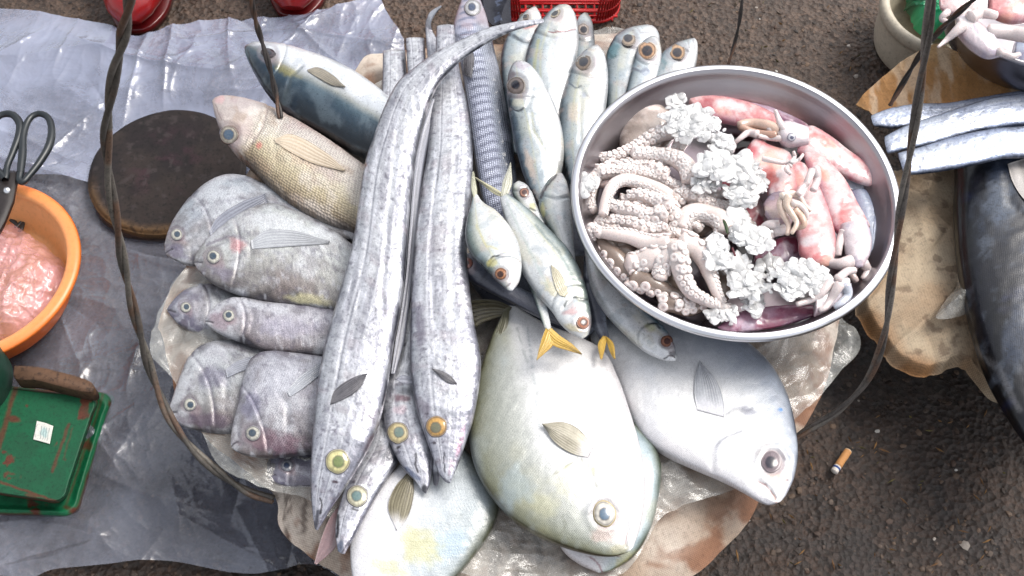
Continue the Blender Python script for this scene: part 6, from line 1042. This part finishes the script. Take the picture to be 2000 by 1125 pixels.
# ---------------------------------------------------------------- right side things
def rsack(px, py, x, y, U, W):
    k = sst(.3, .7, fbm(x*12, y*12, 0, 4, 15))[..., None]; c = lin((190, 172, 146))*(1-k)+lin((146, 120, 92))*k
    k = (sst(.45, .7, fbm(x*20, y*20, 3, 4, 26))*(.25+.65*sst(.8, .99, W)))[..., None]; c = c*(1-k)+lin((150, 100, 48))*k
    k = (sst(.62, .7, fbm(x*80, y*80, 3, 3, 16))*.5)[..., None]; return c*(1-k)+lin((90, 62, 44))*k
rs = radial('sack_cloth', [(1740, 330), (1850, 300), (2000, 290), (2150, 350), (2180, 600), (2120, 800), (1960, 790), (1925, 768), (1900, 738), (1876, 718), (1840, 720), (1800, 728), (1764, 712), (1735, 690), (1722, 660), (1696, 634), (1680, 600), (1688, 540), (1700, 470), (1715, 400)], (1900, 540), lambda U, W: .09+.01*(1-W)+0*U, 300, 120, M['cloth'], jag=14, seed=24, pw=.8,
            disp=lambda x, y, U, W: .016*(ridged(x*6, y*5, 2, 71)-.3)*sst(.2, .8, W)+folds(x, y, 60, 5, .006, (.35, .75, -.1, .4))+.004*ridged(x*20, y*20, 2, 72)-.014*sst(.92, 1, W), colf=rsack)
tag(rs, 'brown stained sack spread under the big dark tuna at right', 'sack')
def bcolr(px, py, x, y, U, W):
    k = sst(.3, .7, fbm(x*16, y*16, 0, 4, 45))[..., None]; c = lin((186, 150, 104))*(1-k)+lin((158, 112, 60))*k
    k = (sst(.5, .7, fbm(x*60, y*20, 3, 4, 46)))[..., None]*.5; return c*(1-k)+lin((214, 196, 172))*k
fl = sheet('sack_flap', [(1668, 214), (1690, 186), (1730, 148), (1780, 112), (1822, 92), (1850, 96)], [(1700, 232), (1740, 246), (1800, 250), (1900, 250), (1980, 240), (2060, 220)], lambda U, W: .12+.03*U*(1-W), 150, 80, M['cloth'], disp=lambda x, y, U, W: .008*ridged(x*14, y*10, 2, 81)+.003*ridged(x*50, y*50, 2, 82), colf=bcolr, thick=.001)
tag(fl, 'golden brown folded flap of sacking between the white tub and the silver fish tails', 'sack')
rb = thing('carrying_basket', P(2020, 520, .03), 'round basket under the brown sack and dark tuna at the right edge', 'basket')
mb = MB(); mb.lathe([(0, -.02), (.12, -.02), (.155, .0), (.17, .03), (.175, .03), (.16, -.004), (.12, -.027), (0, -.027)], P(2020, 520, .058), 80, lin((112, 84, 50))); mb.build('basket_tray', M['wood'], rb)
mb = MB(); a_ = np.linspace(0, 2*np.pi, 160); c_ = P(2020, 520, .058); mb.tube(np.stack([c_[0]+.173*np.cos(a_), c_[1]+.173*np.sin(a_), c_[2]+.03+.001*np.sin(a_*30)], 1), .004, 8, lin((124, 94, 58)), cap=False); mb.build('rim', M['wood'], rb)
# white tub with net
tc_ = P(1848, 12, .08); t = thing('white_tub', tc_-np.array([0, 0, .08]), 'dirty white round tub at the top right corner', 'tub')
mb = MB(); mb.lathe(curve([(0, -.06), (.058, -.06), (.064, -.05), (.069, -.01), (.071, .0), (.075, .003), (.08, .002), (.0825, -.003), (.082, -.012), (.079, -.016), (.074, -.07), (.06, -.077), (0, -.077)], np.linspace(0, 1, 80)), tc_, 96, lin((206, 196, 176)))
mb.build('tub_wall', M['tub'], t)
def netc(px, py, x, y, U, W):
    k = sst(.4, .65, fbm(x*50, y*50, 0, 4, 9))[..., None]; return lin((6, 92, 60))*(1-k)+lin((30, 160, 108))*k
nb_ = radial('green_net', [(1766, 24), (1772, -20), (1800, -50), (1850, -60), (1900, -20), (1900, 30), (1870, 70), (1824, 76), (1790, 62)], (1832, 10), lambda U, W: .072-.03*W**2+0*U, 160, 70, M['bagpink'] if 0 else M['plastic'], jag=8, seed=8, disp=lambda x, y, U, W: .014*ridged(x*30, y*30, 3, 91)*(1-W**6)+.004*ridged(x*110, y*110, 2, 92), colf=netc)
tag(nb_, 'crumpled bright green netting stuffed in the dirty white tub', 'net')
# steel bowl with squid
sc = P(2030, -6, .2); t = thing('steel_bowl', sc-np.array([0, 0, .075]), 'steel bowl of squid cut by the top right corner', 'bowl')
mb = MB(); mb.lathe(curve([(0, -.065), (.07, -.065), (.085, -.055), (.102, -.008), (.104, 0), (.1085, .001), (.11, -.002), (.108, -.005), (.1065, -.01), (.09, -.06), (.07, -.07), (0, -.07)], np.linspace(0, 1, 90)), sc, 120); mb.build('bowl', M['steel'], t)
RG = 'raw squids in the bowl at the top right corner'
z0 = .17
squid('pale white headed squid hanging over the rim of the corner bowl', [(1925, 60), (1900, 40), (1880, 30), (1866, 34)], [(1960, 108), (1930, 112), (1900, 96), (1872, 70)], .03, WH, seed=101, grp=RG, zf=z0+.01, tm=.022, arms=[([(1880, 50), (1862, 66), (1846, 80), (1832, 92)], 13, 3, (.04, .03)), ([(1930, 60), (1960, 62), (2010, 70)], 16, 18, (.034, .034)), ([(1895, 34), (1920, 26), (1945, 30)], 15, 10, (.04, .04)), ([(1950, 100), (1975, 110), (1990, 106)], 10, 6, (.036, .03))])
squid('pink squid mantle along the top edge of the corner bowl', [(1930, -10), (1975, -20), (2040, -20), (2120, 0)], [(1930, 30), (1975, 44), (2040, 36), (2120, 30)], .03, dict(SQ, stops=[(-1, (222, 160, 164)), (0, (236, 196, 190)), (1, (226, 170, 176))]), seed=102, grp=RG, zf=z0, tm=.02)
squid('pinkish squid with folded arms at the left end of the corner bowl', [(1905, -30), (1880, -20), (1850, -10), (1834, 2)], [(1900, 20), (1880, 28), (1852, 26), (1836, 16)], .03, dict(SQ, stops=[(-1, (214, 130, 130)), (0, (230, 190, 190)), (1, (214, 150, 160))]), seed=103, grp=RG, zf=z0, tm=.018, arms=[([(1850, 24), (1840, 36), (1850, 44)], 9, 6, (.036, .036)), ([(1870, 30), (1890, 24), (1905, 14)], 10, 8, (.042, .04))])
squid('whitish squid lying along the near rim inside the corner bowl', [(1980, 84), (2020, 70), (2080, 70), (2130, 90)], [(1975, 120), (2020, 140), (2080, 140), (2130, 130)], .016, SQB, seed=104, grp=RG, zf=z0, tm=.016)
# silver tails right
TR = dict(RIB, lines=[(-.3, .04, (120, 134, 170), .5), (.35, .05, (140, 150, 180), .4)], stops=[(-1, (70, 78, 96)), (-.85, (150, 160, 180)), (-.4, (204, 211, 224)), (.3, (212, 218, 230)), (.85, (140, 150, 172)), (1, (60, 68, 88))], head=(2, (1, 1, 1), 0), blots=[(200, 30, .5, .7, (150, 160, 190), .35), (20, 160, .5, .68, (168, 182, 214), .5), (160, 160, .66, .72, (90, 92, 110), .6)])
TG = 'silver ribbonfish tails on the right hand basket'
def tails(label, D, V, z, seed): return ribbon(label, D, V, z, seed=seed, tm=.008, tr=.32, grp=TG, n=150, m=56, spec=TR)
tails('uppermost silver ribbonfish tail at right, bending up behind the twisted cable', [(1700, 226), (1740, 212), (1790, 204), (1850, 202), (1910, 192), (2000, 178), (2120, 170)], [(1706, 246), (1745, 250), (1790, 244), (1850, 240), (1910, 230), (2000, 214), (2120, 214)], .135, 111)
tails('second silver ribbonfish tail at right, just below the uppermost', [(1726, 268), (1770, 246), (1830, 226), (1890, 206), (1950, 190), (2010, 184), (2120, 190)], [(1732, 300), (1775, 292), (1830, 280), (1890, 262), (1950, 250), (2010, 244), (2120, 250)], .152, 112)
tails('lowest and widest silver ribbonfish tail at right, above the dark tuna', [(1752, 300), (1800, 288), (1850, 272), (1910, 258), (1970, 250), (2120, 250)], [(1766, 342), (1810, 338), (1860, 330), (1910, 320), (1970, 308), (2120, 312)], .168, 113)
TU = dict(stops=[(-1, (8, 9, 14)), (-.6, (14, 16, 24)), (-.3, (30, 38, 54)), (.1, (34, 43, 60)), (.5, (14, 20, 40)), (1, (8, 11, 20))], warp=.5, blots=[(14, 30, .5, .68, (64, 76, 98), .45), (20, 60, .5, .66, (14, 16, 28), .8), (60, 100, .57, .7, (110, 120, 136), .3), (20, 20, .58, .7, (26, 40, 96), .6)], wrinkle=(20, 20, .0008))
tu = thing('tuna', P(1990, 600, .1), 'huge blue black tuna cut by the right edge', 'fish')
tb = body('body', tu, [(1850, 250), (1866, 330), (1864, 420), (1872, 520), (1892, 620), (1922, 720), (1962, 800), (2010, 870), (2080, 930)], [(2080, 250), (2140, 330), (2170, 420), (2180, 520), (2180, 620), (2170, 720), (2150, 800), (2120, 870), (2090, 930)], .125, TU, M['tuna'], .42, .045, 200, 110, [('spot', 1950, 400, 40, 50, 5, (96, 108, 126), .5), ('line', [(1905, 680), (1950, 720), (1990, 800)], 10, (120, 120, 124), .4)], [([(1876, 330), (1880, 480), (1900, 620), (1945, 740)], 7, -.0025), ([(1966, 320), (1975, 400), (2010, 430)], 6, -.002)], 121)  # the spot mark paints a pale highlight into the dark skin
fin(tb, [(1968, 320), (1976, 350), (1990, 376), (2010, 400)], [(2030, 300), (2040, 330), (2040, 370), (2030, 400)], 'gill_flap', (150, 146, 142), (206, 200, 196), rays=2, lift=.002, seed=4, ragged=False)
cp = radial('plastic_bag', [(1872, 520), (1866, 560), (1850, 580), (1834, 604), (1826, 620), (1850, 622), (1880, 616), (1910, 600), (1930, 540), (1900, 500)], (1885, 570), lambda U, W: .125-.01*W+0*U, 90, 40, M['liner'], jag=3, seed=7, disp=lambda x, y, U, W: .01*ridged(x*40, y*40, 3, 99)*(1-W**3))
tag(cp, 'scrap of clear plastic tucked under the dark tuna', 'plastic')
# cigarette butt
c0, c1 = P(1630, 920, .0065), P(1657, 880, .0065); t = thing('cigarette_butt', (c0+c1)/2-np.array([0, 0, .0065]), 'brown cigarette butt with a blue ring lying on the road', 'cigarette butt')
d = c1-c0
for nm, a_, b_, cc_, r_ in (('ash_end', -.03, .1, (214, 206, 198), .0040), ('ring', .1, .17, (30, 70, 140), .00415), ('paper_band', .17, .23, (224, 214, 200), .0041), ('filter', .23, .97, (196, 140, 84), .00415), ('filter_tip', .97, 1.0, (216, 196, 170), .004)):
    mb = MB(); mb.tube(np.array([c0+d*(a_+(b_-a_)*k) for k in np.linspace(0, 1, 8)]), r_*(1+.03*np.sin(np.arange(8)*1.7)), 20, lin(cc_)); mb.build(nm, M['paper'], t)
